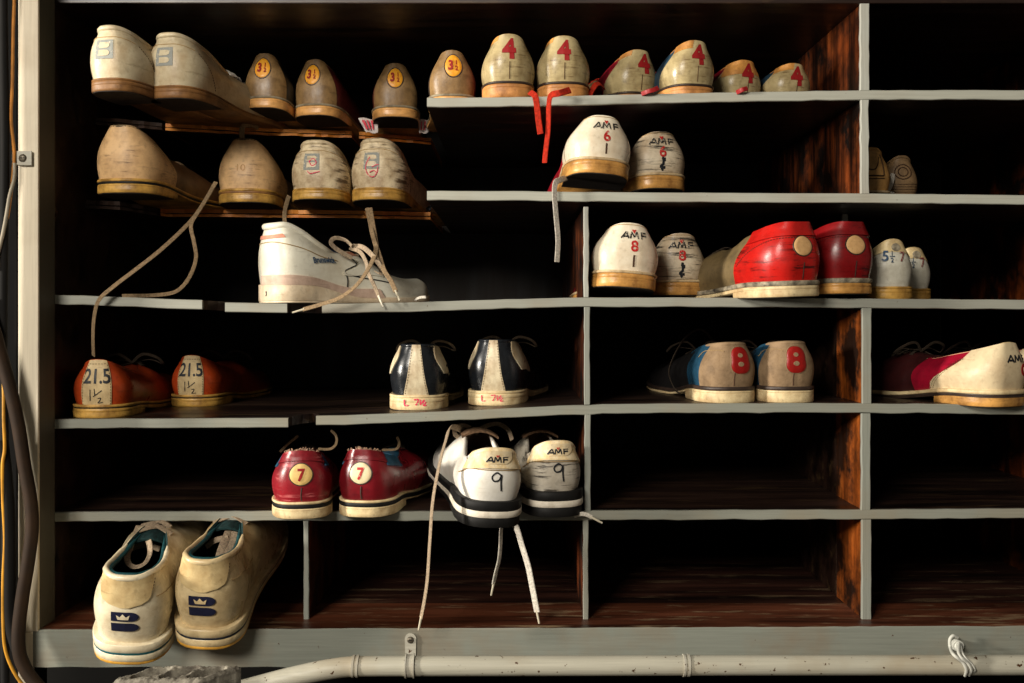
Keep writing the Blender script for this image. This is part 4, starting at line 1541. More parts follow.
def amf_shoe(label, px, y, yaw, heel, H, L, n, num, scuffed, dz, pitch, roll, tear, group, hs=17, ex=0):
    m = AM_SC if scuffed else AM
    sh = Shoe(label, group, px, 192, y, yaw, pitch, roll, L, heel, hs, 8, H, z=lz(n, px, y) + dz, bulge=3.4, p=2.5,
              kprof=[(0, 0.68), (0.10, 0.68), (0.30, 0.62), (0.42, 0.40), (0.50, 0.22), (0.62, 0.03), (0.68, 0.0), (1.0, 0.0)])
    sh.upper(AM_RED)
    sh.lining(LIN_DK)
    for sg in (-1, 1):
        e = [(0, 40 * sg), (1, 30 * sg)], [(0, 76 * sg), (0.5, 70 * sg), (1, 44 * sg)]
        a, b = (e[1], e[0]) if sg < 0 else e
        sh.overlay('quarter', a, b, m, 0, 1.0, 0.5)
    sh.overlay('heel_counter', [(0, -54), (0.5, -50), (1, -36)], [(0, 54), (0.5, 50), (1, 36)], m, 0, 1.0, 1.0, 40)
    for sg in (-1, 1):
        sh.seam([(sg * 54, 2), (sg * 51, 0.4 * H), (sg * 42, 0.72 * H)], THREAD_DK, 0.55, 0.8)
    sh.seam([(-30, 0.93 * H), (-15, 0.975 * H), (0, 0.985 * H), (15, 0.975 * H), (30, 0.93 * H)], THREAD, 0.4, 1.1, 'top_seam')
    zt = 0.68 * H
    sh.trademark(ex, zt, 7.2, 10.2, 1.7, INK_BK, 1.7)
    sh.poly([(ex - 2.8, zt + 9.2), (ex, zt + 5.2), (ex + 2.8, zt + 9.2), (ex + 1.4, zt + 10), (ex, zt + 9.1), (ex - 1.4, zt + 10)], INK_RED, 'emblem', 1.8)
    sh.text([(num, ex + 0.3, zt - 13.0, 11.5, 0.025, 1.05)], INK_RED, 'number_print', 1.7)
    if tear == 1:
        sh.stroke([[(ex + 0.4, 5), (ex + 0.2, 14), (ex + 0.6, 0.34 * H)]], INK_BR, 2.0, 'back_seam', 1.5)
    else:
        sh.stroke([[(0.4, 3), (-1.0, 6), (-0.6, 10)], [(-2.2, 6), (-1.8, 9)], [(1.6, 5), (1.8, 8)], [(0.2, 9), (0.9, 13), (0.5, 16)], [(2.0, 13), (1.9, 17)], [(0.0, 15), (0.6, 0.38 * H)]], INK_BK2, 2.6, 'seam_tear', 1.5)
    sh.classic_sole(WELT_CR, TAN2, TAN2, 2.8, 2.2, 1.0, DARKSOLE)
    sh.tongue(AM_RED)
    sh.lacing(LACE_W, bow=False)
    return sh


GA6, GA8 = 'white shoes with a red 6', 'white shoes with a red 8'
a17 = amf_shoe('clean white shoe with red 6 and black letters, lace dangling beside', 601, 0.0, -5, 68, 46, 250, 2, '6', False, 0.020, -8, 4, 1, GA6, ex=4)
a18 = amf_shoe('scuffed white shoe with red 6 and black streaks on left', 663, 0.05, -9, 64, 46, 250, 2, '6', True, 0.011, -5, 0, 2, GA6)
a22 = amf_shoe('clean white shoe with red 8 at left of its cubby', 627, -0.01, -2, 68, 50, 250, 3, '8', False, 0.011, -5, 4, 1, GA8, ex=5)
a23 = amf_shoe('scuffed white shoe with red 8 and dark torn heel seam', 682, 0.06, -3, 60, 51, 250, 3, '8', True, 0.004, -2, 0, 2, GA8)
a17.ribbon([P(566, 178, 0.02), P(560, 180, 0.0), P(555.5, 183, -0.010), P(554.5, 194, -0.012), P(556, 215, -0.012), P(558, 240, -0.012), P(557, 262, -0.012)], LACE_W, 6.5, 1.4, 'loose_lace', (0, -1, 0))

# ------------------------------------------------------------------ row 2, right: two small brown shoes
SB = leather('ochre_brown_leather', (204, 154, 88), (90, 62, 32), 0.5, 0.5, 0, 0.6, 50)
SB2 = leather('dull_brown_leather', (146, 116, 80), (62, 46, 30), 0.5, 0.55, 0, 0.8, 50)


def small_brown(label, px, y, yaw, heel, H, L, m, square):
    sh = Shoe(label, 'small brown shoes behind the divider', px, 192, y, yaw, 0, 0, L, heel, 12, 6, H, z=lz(2, px, y), bulge=3.0)
    sh.upper(m)
    sh.lining(LIN_DK)
    sh.collar(m, 2.0, 0.3)
    if square:
        z0, z1 = 0.36 * H, 0.86 * H
        sh.seam([(-12, z1), (-13, z0 + 4), (-12, z0), (0, z0), (12, z0), (13, z0 + 4), (12, z1)], INK_BR, 0.7, 0.6, 'patch_seam')
        sh.seam([(-9, z1 - 3), (-5, 0.55 * H), (0, 0.5 * H), (5, 0.55 * H), (9, z1 - 3)], INK_BR, 0.6, 0.6, 'loop_seam')
        sh.seam([(-14, z0 - 3), (0, z0 - 3.4), (14, z0 - 3)], INK_BR, 0.5, 0.6)
    else:
        a = np.linspace(0, 2 * PI, 13)
        for r in (10, 6):
            sh.seam([(r * math.cos(q), 0.62 * H + r * 0.85 * math.sin(q)) for q in a], INK_BR, 0.6, 0.6, 'patch_seam')
        for k in range(4):
            sh.seam([(-26, 6 + 3 * k), (0, 5 + 3 * k), (26, 6 + 3 * k)], INK_BR, 0.3, 0.3, 'crease')
    sh.classic_sole(WELT_CR, BLACK, TAN, 2.6, 1.4, 0.8, DARKSOLE)
    sh.tongue(m)
    sh.lacing(LACE_B, bow=False)
    return sh


small_brown('small ochre brown shoe half hidden by the divider', 872, 0.07, 4, 50, 47, 205, SB, True)
sb20 = small_brown('small dull brown shoe with round heel stitching, right of the ochre one', 903, 0.12, 0, 47, 46, 200, SB2, False)
sb20.ribbon([P(893, 174, 0.12), P(892, 181, 0.115), P(890, 187, 0.11), P(888, 191, 0.105), P(893, 193, 0.10)], LACE_W, 5, 2, 'loose_lace', (0, -1, 0))

# ------------------------------------------------------------------ the white trainer seen from the side
SN = leather('pale_grey_white_leather', (222, 218, 200), (168, 152, 122), 0.4, 0.38, 0, 0.4, 22)
SN_MID = leather('ivory_midsole', (226, 208, 178), (170, 140, 104), 0.5, 0.5, 0, 0.4, 30)
SN_PK = leather('faded_pink_trim', (206, 138, 112), (160, 100, 80), 0.4, 0.5)
SN_PK2 = leather('pale_mauve_midsole', (206, 178, 158), (150, 120, 100), 0.4, 0.5)
SN_BL = cloth('navy_lining', (28, 48, 76))
sn = Shoe('white trainer lying side-on with blue script and long laces', None, 266, 302, 0.03, 48, 0, 0, 206, 70, 20, 12, 64, True, z=lz(3, 266, 0.03) + 0.0005, hprof=[(0, 1.0), (0.05, 1.02), (0.12, 0.94), (0.22, 0.78), (0.32, 0.70), (0.42, 0.74), (0.50, 0.78), (0.60, 0.66), (0.74, 0.46), (0.86, 0.36), (1.0, 0.32)], bulge=2.6, p=2.6, name='trainer', inset=1.4, spring=4, low=0.34)
sn.upper(SN)
sn.lining(SN_BL)
sn.collar(SN, 4.0, 0.40)
sn.overlay('heel_trim', [(0, -20), (1, -20)], [(0, 44), (0.5, 42), (1, 20)], SN_PK, 0.77, 0.83, 1.3)
sn.seam([(-30, 44), (0, 45.5), (20, 45), (44, 40), (70, 33), (95, 34)], THREAD, 0.5, 0.6)
sn.overlay('eyestay', [(0, 118), (0.3, 112), (0.5, 100), (0.6, 118), (1, 112)], [(0, 150), (0.5, 152), (1, 148)], SN, 0.42, 1.0, 1.4)
sn.seam([(104, 6), (104, 16), (102, 22)], INK_BK2, 0.5, 0.9)
sn.seam([(102, 22), (120, 22), (140, 20), (158, 17)], INK_BK2, 0.6, 0.9)
sn.seam([(102, 22), (103, 26), (113, 32), (120, 36), (119, 42)], INK_BK2, 0.6, 0.9)
sn.text([('Brunswick', 0, 0, 6.4, 0.03, 0.85)], INK_BL, 'lettering', 1.2, rot=0.22, shift=(76, 27))
sn.overlay('lace_tab', [(0, 116), (1, 114)], [(0, 130), (1, 128)], SN_PK, 0.88, 0.99, 2.4, 8, 4)
sn.wedge_sole([('outsole', 0.0, 0.10, 0.2, SN_MID), ('midsole', 0.10, 1.0, 0.8, SN_MID)])
sn.overlay('midsole_wedge', [(0, -10), (1, 8)], [(0, 150), (0.4, 130), (0.8, 80), (1, 60)], SN_PK2, 0.0, 0.16, 2.6, 40, 6)
sn.stroke([[(3, -9), (1.5, -8), (2.5, -11), (1, -12.5)]], INK_BK2, 1.5, 'size_mark', sole=1.2)
sn.tongue(SN_BL, 34, 0.36, 0.66, 10)
sn.lacing(LACE_G, (0.47, 0.53, 0.59, 0.65), 5.5, False)
for pts_, w_ in (([P(352, 258, 0.06), P(338, 250, 0.055), P(331, 243, 0.05), P(335, 238, 0.05), P(345, 240, 0.045), P(352, 246, 0.04)], 5),
                 ([P(352, 246, 0.05), P(362, 247, 0.035), P(372, 255, 0.02), P(380, 266, 0.015), P(381, 274, 0.02), P(376, 272, 0.03)], 5.5),
                 ([P(350, 248, 0.05), P(360, 252, 0.03), P(366, 262, 0.015), P(368, 272, 0.01), P(374, 285, 0.0), P(379, 297, -0.004)], 4.5)):
    sn.ribbon(pts_, LACE_G, w_, 1.4, 'lace_bow', (0, -1, 0.2), AGLET if w_ == 4.5 else None)
sn.ribbon([P(415, 300, 0.07), P(420, 297.5, 0.05), P(426, 297, 0.045)], LACE_W, 3, 1.5, 'toe_thread', (0, -1, 0))

# ------------------------------------------------------------------ the red pair and the small 5 1/2 pair
RD = leather('bright_red_leather', (186, 28, 22), (120, 16, 14), 0.4, 0.26, 0.35, 0.4, 34, (50, 14, 12), 1.0)
RD2 = leather('dark_red_leather', (128, 17, 20), (84, 12, 14), 0.5, 0.28, 0.2, 0.4, 34, (60, 10, 12), 2.0)
TAUPE = leather('taupe_vamp_leather', (112, 94, 62), (66, 54, 36), 0.5, 0.5)
CRM = leather('cream_patch', (222, 178, 122), (180, 130, 80), 0.5, 0.45, 0, 0.3, 60)
GREYRIM = leather('grimy_grey_welt', (164, 152, 128), (50, 44, 38), 0.85, 0.6, 0, 0.5, 90)


def red_shoe(label, px, y, yaw, m, dz, pitch, roll, px_patch, sole_block, H=58, hw=66):
    sh = Shoe(label, 'red shoes with a blank cream circle', px, 298, y, yaw, pitch, roll, 270, hw, 16, 9, H, z=lz(3, px, y) + dz, bulge=4.0, p=2.6,
              kprof=[(0, 0.66), (0.10, 0.66), (0.30, 0.62), (0.42, 0.42), (0.50, 0.24), (0.62, 0.03), (0.68, 0.0), (1.0, 0.0)],
              hprof=[(0, 1.02), (0.012, 1.015), (0.04, 0.99), (0.085, 0.95), (0.14, 0.90), (0.24, 0.84), (0.32, 0.76), (0.42, 0.74), (0.50, 0.78), (0.60, 0.68), (0.72, 0.52), (0.86, 0.42), (1.0, 0.36)])
    sh.upper(TAUPE)
    sh.lining(LIN_DK)
    sh.overlay('heel_counter', [(0, -92), (0.4, -88), (1, -64)], [(0, 92), (0.4, 88), (1, 64)], m, 0, 1.0, 1.2, 44)
    sh.overlay('padded_collar', [(0, -76), (1, -66)], [(0, 76), (1, 66)], m, 0.76, 1.0, 3.0, 44, 8)
    sh.stitches([(-84, 0.32 * H), (-60, 0.55 * H), (-30, 0.72 * H), (0, 0.74 * H), (30, 0.72 * H), (60, 0.55 * H)], WELT_DK, 0.4, 1.4)
    sh.disc(px_patch, 0.60 * H, 10.5, 9.5, CRM, 'size_patch', 2.2, WELT_DK, 0.8)
    sh.seam([(0.5, 2), (0.3, 12), (0.6, 0.32 * H)], WELT_DK, 0.5, 1.3, 'back_seam')
    sh.classic_sole(GREYRIM, sole_block, sole_block, 5.0, 2.6, 1.8, DARKSOLE)
    sh.tongue(TAUPE)
    sh.lacing(LACE_B, (0.50, 0.55, 0.60, 0.65), 3, False)
    return sh


red_shoe('bright red heeled shoe with cream circle and taupe toe', 803, -0.05, -22, RD, 0.001, 0, -2, 0, CREAM_SOLE)
red_shoe('darker red shoe with blank cream circle, behind the bright red one', 855, -0.012, -14, RD2, 0.005, -1, 0, 0, TAN2, hw=61)

FH = leather('pale_grey_leather', (206, 202, 186), (126, 112, 84), 0.45, 0.36, 0, 0.5, 34)
FHT = leather('cream_top_leather', (228, 206, 156), (160, 124, 76), 0.5, 0.4)


def small_white(label, px, y, yaw, heel, H):
    sh = Shoe(label, 'pale shoes marked 5 1/2', px, 298, y, yaw, 0, 0, 225, heel, 14, 7, H, z=lz(3, px, y), bulge=3.2, p=2.6)
    sh.upper(FH)
    sh.lining(LIN_DK)
    sh.overlay('heel_top', [(0, -40), (1, -34)], [(0, 40), (1, 34)], FHT, 0.74, 1.0, 0.9)
    sh.collar(FHT, 2.0, 0.3)
    z = 0.56 * H
    sh.text([('5', -9.5, z, 11.5, 0.02, 0.95), ('1', -2.4, z + 6, 5.2, 0.012), ('2', -2.4, z - 1.5, 5.2, 0.012)], INK_BL, 'number_print', 1.4)
    sh.stroke([[(-5, z + 4.9), (0.4, z + 4.9)]], INK_BL, 0.8, 'fraction_bar', 1.5)
    sh.text([('7', 9, z - 0.5, 11, 0.01, 0.9)], ink('faded_maroon_print', (120, 54, 52), 0.6, 0.4, (190, 180, 164)), 'second_number', 1.4)
    sh.disc(3, 0.86 * H, 6, 4.5, GREYRIM, 'worn_spot', 1.6)
    sh.stitches([(-28, 5), (-26, 0.4 * H), (-24, 0.7 * H)], THREAD_DK)
    sh.classic_sole(TAN3, TAN3, TAN3, 2.6, 1.6, 1.4, DARKSOLE)
    sh.tongue(FH)
    sh.lacing(LACE_W, bow=False)
    return sh


small_white('small pale shoe marked 5 1/2 and 7 behind the red pair', 894, 0.035, 4, 50, 50)
small_white('small pale shoe marked 5 1/2, mostly hidden, furthest right on its shelf', 915, 0.105, 0, 50, 46)

# ------------------------------------------------------------------ row 4
RO = leather('rust_red_leather', (168, 62, 24), (96, 30, 14), 0.5, 0.34, 0, 0.4, 40)
STRIP = leather('cream_canvas_strip', (206, 182, 136), (140, 110, 70), 0.5, 0.6, 0, 0.8, 50)


def rust_shoe(label, px, y, yaw, heel, H, L):
    sh = Shoe(label, 'rust red shoes marked 21.5', px, 419, y, yaw, 0, 0, L, heel, 14, 8, H, z=lz(4, px, y), bulge=3.4, p=2.4)
    sh.upper(RO)
    sh.lining(LIN_DK)
    sh.collar(RO, 1.6, 0.4, 'topline')
    st = sh.overlay('heel_strip', [(0, -15.5), (0.5, -14), (1, -11.5)], [(0, 15.5), (0.5, 15.5), (1, 15.5)], STRIP, 0, 1.0, 1.1, 16)
    for q in ([(-14.5, 1), (-13, 0.5 * H), (-10.5, 0.95 * H)], [(14.5, 1), (14.5, 0.5 * H), (14, 0.95 * H)], [(-10, 0.93 * H), (14, 0.93 * H)]):
        sh.stitches(q, THREAD_DK, 0.3, 1.3)
    sh.text([('21.5', 1.2, 0.50 * H, 15.5, 0.02, 0.78)], INK_BK2, 'number_print', 1.5)
    sh.stroke([[(-6, 5), (-5.4, 0.36 * H)], [(-1, 0.38 * H), (-0.6, 0.22 * H)], [(-2.5, 0.2 * H), (6.5, 0.34 * H)], [(2, 0.16 * H), (5, 0.17 * H), (4, 0.11 * H), (2, 0.06 * H), (7, 0.07 * H)]], INK_BK2, 0.9, 'size_note', 1.5)
    sh.classic_sole(TAN3, TAN3, TAN3, 2.8, 2.2, 1.8, DARKSOLE, BLACK, 1.3)
    sh.tongue(RO)
    sh.lacing(LACE_B, bow=True)
    return sh


rust_shoe('rust red shoe with cream strip 21.5, at the shelf front', 96, 0.012, -4, 62, 47, 262)
rust_shoe('rust red shoe with cream strip 21.5, set deeper in the shadow', 190, 0.145, 2, 60, 46, 262)

BWB = leather('glossy_black_leather', (30, 33, 37), (18, 18, 20), 0.5, 0.24, 0, 0.4)
BWC = leather('cream_strap_leather', (214, 200, 168), (140, 106, 64), 0.55, 0.42, 0, 0.5, 50)


def black_white(label, px, y, yaw, heel, H, faded):
    sh = Shoe(label, 'black and cream shoes', px, 410, y, yaw, 0, 0, 262, heel, 16, 8, H, z=lz(4, px, y), bulge=3.4, p=2.0,
              kprof=[(0, 0.64), (0.10, 0.64), (0.30, 0.66), (0.42, 0.46), (0.50, 0.24), (0.62, 0.03), (0.68, 0.0), (1.0, 0.0)],
              hprof=[(0, 1.0), (0.05, 1.0), (0.12, 0.98), (0.22, 0.92), (0.32, 0.90), (0.42, 0.92), (0.50, 0.95), (0.60, 0.84), (0.72, 0.64), (0.86, 0.50), (1.0, 0.42)])
    sh.upper(BWB)
    sh.lining(LIN_DK)
    sh.collar(BWB, 2.0, 0.42)
    sh.overlay('heel_strap', [(0, -14), (0.35, -9.5), (0.7, -7.5), (1, -7)], [(0, 14), (0.35, 9.5), (0.7, 7.5), (1, 7)], BWC, 0, 1.0, 1.4, 14)
    for sg in (-1, 1):
        sh.stitches([(sg * 12, 2), (sg * 8, 0.4 * H), (sg * 5.8, 0.95 * H)], THREAD_DK, 0.3, 1.6)
        a, b = [(0.4, 38), (0.55, 30), (0.75, 25), (1, 33)], [(0.4, 112), (1, 96)]
        if sg < 0:
            a, b = [(q[0], -q[1]) for q in b], [(q[0], -q[1]) for q in a]
        sh.overlay('wing', a, b, BWC, 0.42, 0.97, 1.0, 20)
        sh.disc(sg * 50, 0.56 * H, 1.2, 1.2, INK_BR, 'rivet', 1.9)
    sh.classic_sole(CREAM_SOLE, CREAM_SOLE, CREAM_SOLE, 3.0, 1.8, 1.6, BLACK)
    o_ = 2.3
    zz = -10.5
    k = INK_PK
    sh.stroke([[(-12, zz + 6), (-11.6, zz), (-8, zz)], [(-2, zz + 6), (2.5, zz + 6), (0, zz)], [(5, zz + 6), (4.6, zz + 2)], [(4.5, zz + 0.4), (9, zz + 6)], [(7.5, zz + 3), (10, zz + 3), (8, zz), (11, zz)]], k, 1.5 if not faded else 1.1, 'size_note', sole=o_)
    sh.tongue(BWB)
    sh.lacing(LACE_G, (0.46, 0.52, 0.58, 0.64), 4, True)
    return sh


black_white('black shoe with cream back strap and clear pink L 7 1/2 on sole', 416, 0.03, 0, 61, 55, False)
black_white('black shoe with cream back strap and smeared pink note on sole', 493, 0.045, 7, 62, 56, True)

TS = leather('taupe_suede', (146, 120, 90), (98, 76, 52), 0.5, 0.8, 0, 0.9, 60)
TSB = leather('petrol_blue_leather', (36, 74, 98), (20, 40, 54), 0.5, 0.3)
R8 = leather('red_felt_numeral', (156, 22, 16), (120, 14, 12), 0.5, 0.35)


def eight_shape(a):
    return 0.98 - 0.20 * (abs(math.cos(a)) ** 5) + 0.07 * abs(math.sin(2 * a))


def suede_shoe(label, px, y, yaw, heel, H, nx):
    sh = Shoe(label, 'taupe suede shoes with a red 8', px, 403, y, yaw, 0, 0, 262, heel, 17, 7, H, z=lz(4, px, y), bulge=3.2, p=2.4,
              kprof=[(0, 0.66), (0.10, 0.66), (0.30, 0.64), (0.42, 0.44), (0.50, 0.24), (0.62, 0.03), (0.68, 0.0), (1.0, 0.0)],
              hprof=[(0, 1.01), (0.02, 1.0), (0.06, 0.98), (0.12, 0.95), (0.20, 0.90), (0.32, 0.86), (0.42, 0.88), (0.50, 0.92), (0.60, 0.82), (0.72, 0.62), (0.86, 0.50), (1.0, 0.42)])
    sh.upper(BRN_BLK)
    sh.lining(LIN_DK)
    for sg in (-1, 1):
        a, b = [(0, 42), (1, 30)], [(0, 84), (0.5, 82), (1, 74)]
        if sg < 0:
            a, b = [(q[0], -q[1]) for q in b], [(q[0], -q[1]) for q in a]
        sh.overlay('quarter', a, b, TSB, 0, 1.0, 0.6)
    sh.overlay('heel_counter', [(0, -45), (0.5, -40), (1, -33)], [(0, 50), (0.5, 46), (1, 38)], TS, 0, 1.0, 1.0, 36)
    sh.collar(TS, 2.4, 0.16)
    sh.collar(TSB, 1.6, 0.42, 'topline', 0.97, -0.9)
    o = sh.disc(nx, 0.62 * H, 12.5, 14, R8, 'number_patch', 2.2, TS, 0.5, shape=eight_shape)
    sh.disc(nx, 0.62 * H + 4.8, 2.9, 2.3, TS, 'numeral_hole', 2.5, None, 0, o)
    sh.disc(nx, 0.62 * H - 4.2, 3.2, 2.5, TS, 'numeral_hole', 2.5, None, 0, o)
    sh.seam([(0.5, 2), (0, 10), (0.5, 0.34 * H)], INK_BR, 0.8, 0.9, 'back_seam')
    sh.seam([(-48, 0.66 * H), (-40, 0.80 * H), (-20, 0.84 * H), (-12, 0.82 * H)], THREAD, 0.35, 1.3)
    sh.classic_sole(WELT_DK, CREAM_SOLE, CREAM_SOLE, 4.2, 2.0, 1.6, DARKSOLE)
    sh.tongue(R8)
    sh.lacing(LACE_B, (0.50, 0.55, 0.60, 0.65), 3, True)
    return sh


s32 = suede_shoe('taupe suede shoe with red 8 and petrol blue side', 734, 0.005, -8, 61, 46, 7)
s32.ribbon([P(715, 343, 0.15), P(702, 330, 0.14), P(688, 335, 0.13), P(676, 352, 0.11), P(669, 372, 0.09), P(674, 388, 0.06), P(680, 394, 0.05)], LACE_B, 3, 1.2, 'loose_lace', (0, -1, 0))
suede_shoe('taupe suede shoe with red 8, right one of its pair', 793, 0.006, -3, 59, 47, 3)

SD = leather('cream_scuffed_counter', (220, 200, 162), (150, 112, 76), 0.42, 0.40, 0, 0.5, 24)
SDR = leather('crimson_quarter', (158, 18, 44), (96, 10, 26), 0.45, 0.32)
SDV = leather('dark_maroon_vamp', (58, 22, 22), (32, 14, 14), 0.5, 0.4)


def side_shoe(label, px, y, yaw, hide):
    sh = Shoe(label, 'crimson and cream shoes in the right cubby', px, 404, y, yaw, 0, 0, 264, 68, 17, 8, 48, z=lz(4, px, y), bulge=3.2, p=2.4, side=-1)
    H = 48
    sh.upper(SDV)
    sh.lining(LIN_DK)
    for sg in (-1, 1):
        e = [(0, 80 * sg), (1, 46 * sg)], [(0, 122 * sg), (0.5, 126 * sg), (1, 118 * sg)]
        a, b = (e[1], e[0]) if sg < 0 else e
        sh.overlay('quarter', a, b, SDR, 0, 1.0, 0.7, 30)
    sh.overlay('heel_counter', [(0, -101), (0.35, -94), (0.7, -62), (1, -52)], [(0, 101), (0.35, 94), (0.7, 62), (1, 52)], SD, 0, 1.0, 1.3, 50)
    for d in (0, 3.2):
        for sg in (-1, 1):
            sh.stitches([(sg * (99 - d), 2), (sg * (92 - d), 0.22 * H), (sg * (74 - d), 0.46 * H), (sg * (58 - d), 0.66 * H)], THREAD_DK, 0.3, 1.5)
    sh.collar(FHT, 1.6, 0.42, 'topline')
    zt = 0.60 * H
    sh.trademark(7, zt, 7.4, 10.5, 2.0, INK_BK2, 1.8)
    sh.disc(17, 0.44 * H, 6, 6.5, R8, 'number_patch', 1.8)
    sh.disc(17, 0.44 * H, 3, 3.4, SD, 'numeral_hole', 2.1)
    sh.classic_sole(CREAM_SOLE, WELT_DK, TAN2, 4.2, 3.0, 1.6, DARKSOLE, WELT_DK, 2.0)
    sh.tongue(SDV)
    sh.lacing(LACE_B, (0.48, 0.53, 0.58, 0.63), 4, True)
    return sh


side_shoe('crimson and cream shoe turned sideways in the right cubby', 1012, -0.02, -23, False)
side_shoe('crimson and cream shoe mostly cut off at the right edge', 1062, 0.045, -23, True)

# ------------------------------------------------------------------ row 5
MR = leather('maroon_leather', (140, 28, 38), (76, 14, 20), 0.45, 0.30, 0.15, 0.5, 40, (206, 110, 110), 3.0)
MR2 = leather('deep_maroon_leather', (120, 18, 28), (64, 10, 16), 0.45, 0.30, 0, 0.5, 40, seed=4)
MRB = leather('teal_blue_leather', (34, 84, 112), (20, 50, 70), 0.4, 0.4)
MRC = leather('cream_disc', (226, 192, 120), (186, 140, 70), 0.4, 0.45, 0, 0.3, 60)
MRC2 = leather('ivory_disc', (232, 216, 176), (190, 160, 110), 0.4, 0.45, 0, 0.3, 60)


def maroon_shoe(label, px, y, yaw, m, disc_m, numcol, roll=0):
    H = 51
    sh = Shoe(label, 'maroon shoes with a numbered disc', px, 512, y, yaw, 0, roll, 262, 58, 17, 9, H, z=lz(5, px, y), bulge=3.4, p=2.6,
              kprof=[(0, 0.66), (0.10, 0.66), (0.30, 0.64), (0.42, 0.44), (0.50, 0.24), (0.62, 0.03), (0.68, 0.0), (1.0, 0.0)])
    sh.upper(m)
    sh.lining(LIN_DK)
    sh.overlay('heel_counter', [(0, -62), (0.5, -58), (1, -40)], [(0, 62), (0.5, 58), (1, 40)], m, 0, 1.0, 1.0, 36)
    sh.overlay('padded_collar', [(0, -36), (1, -31)], [(0, 36), (1, 31)], m, 0.80, 1.0, 2.6, 30, 7)
    for sg in (-1, 1):
        a, b = [(0, 36), (1, 31)], [(0, 88), (1, 80)]
        if sg < 0:
            a, b = [(q[0], -q[1]) for q in b], [(q[0], -q[1]) for q in a]
        sh.overlay('blue_collar', a, b, MRB, 0.74, 1.0, 2.2, 24, 7)
    o = sh.disc(0, 0.56 * H, 11, 10.5, disc_m, 'size_patch', 1.9, WELT_DK, 0.8)
    sh.text([('7', 0.4, 0.56 * H - 6, 12, 0.03, 0.9)], numcol, 'number_print', 2.3, o)
    sh.seam([(0.5, 2), (0, 8), (0.5, 0.3 * H)], WELT_DK, 0.7, 1.1, 'back_seam')
    # frayed collar edge
    V, F = [], []
    for i in range(46):
        s_ = float(RNG.uniform(-30, 30))
        p = sh.pos(s_ * MM, 1.0, 1.0 * MM)
        q = p + np.array([RNG.normal(0, 0.0016), RNG.normal(0, 0.001), RNG.uniform(0.0008, 0.0034)])
        v_, f_ = tube_geo(np.array([p, q]), [0.0008, 0.0004], 4, None, len(V))
        V += v_
        F += f_
    fr = sh.add('frayed_edge', V, F, cloth('frayed_threads', (186, 150, 124)))
    fr['kind'] = 'stuff'
    sh.classic_sole(CREAM_SOLE, CREAM_SOLE, CREAM_SOLE, 2.6, 2.2, 2.0, DARKSOLE, BLACK, 4.2)
    sh.tongue(MRB)
    sh.lacing(LACE_B, (0.50, 0.55, 0.60, 0.65), 3, False)
    return sh


m36 = maroon_shoe('maroon shoe with yellowed 7 disc and blue collar corner', 301, -0.04, -9, MR, MRC, INK_DR)
m37 = maroon_shoe('deep maroon shoe with ivory 7 disc, right side visible', 361, -0.03, 8, MR2, MRC2, INK_RED)
m36.ribbon([P(280, 452, 0.10), P(288, 444, 0.10), P(298, 436, 0.10)], LACE_T, 3, 1.2, 'loose_lace', (0, -1, 0))
m36.ribbon([P(318, 449, 0.06), P(330, 449, 0.06), P(336, 444, 0.06), P(336, 436, 0.06), P(331, 430, 0.06)], LACE_T, 3, 1.2, 'loose_lace', (0, -1, 0))
m37.ribbon([P(382, 450, 0.08), P(396, 449, 0.08), P(399, 443, 0.08), P(397, 437, 0.08)], LACE_T, 3, 1.2, 'loose_lace', (0, -1, 0))

NW = leather('white_synthetic', (234, 230, 220), (180, 164, 136), 0.3, 0.42, 0, 0.4, 24)
NW2 = leather('grubby_white_synthetic', (214, 206, 190), (140, 122, 96), 0.5, 0.5, 0.75, 0.5, 24, (60, 54, 48), 9.0)
NY = leather('yellowed_collar', (222, 192, 138), (236, 222, 190), 0.8, 0.6, 0, 0.9, 90)


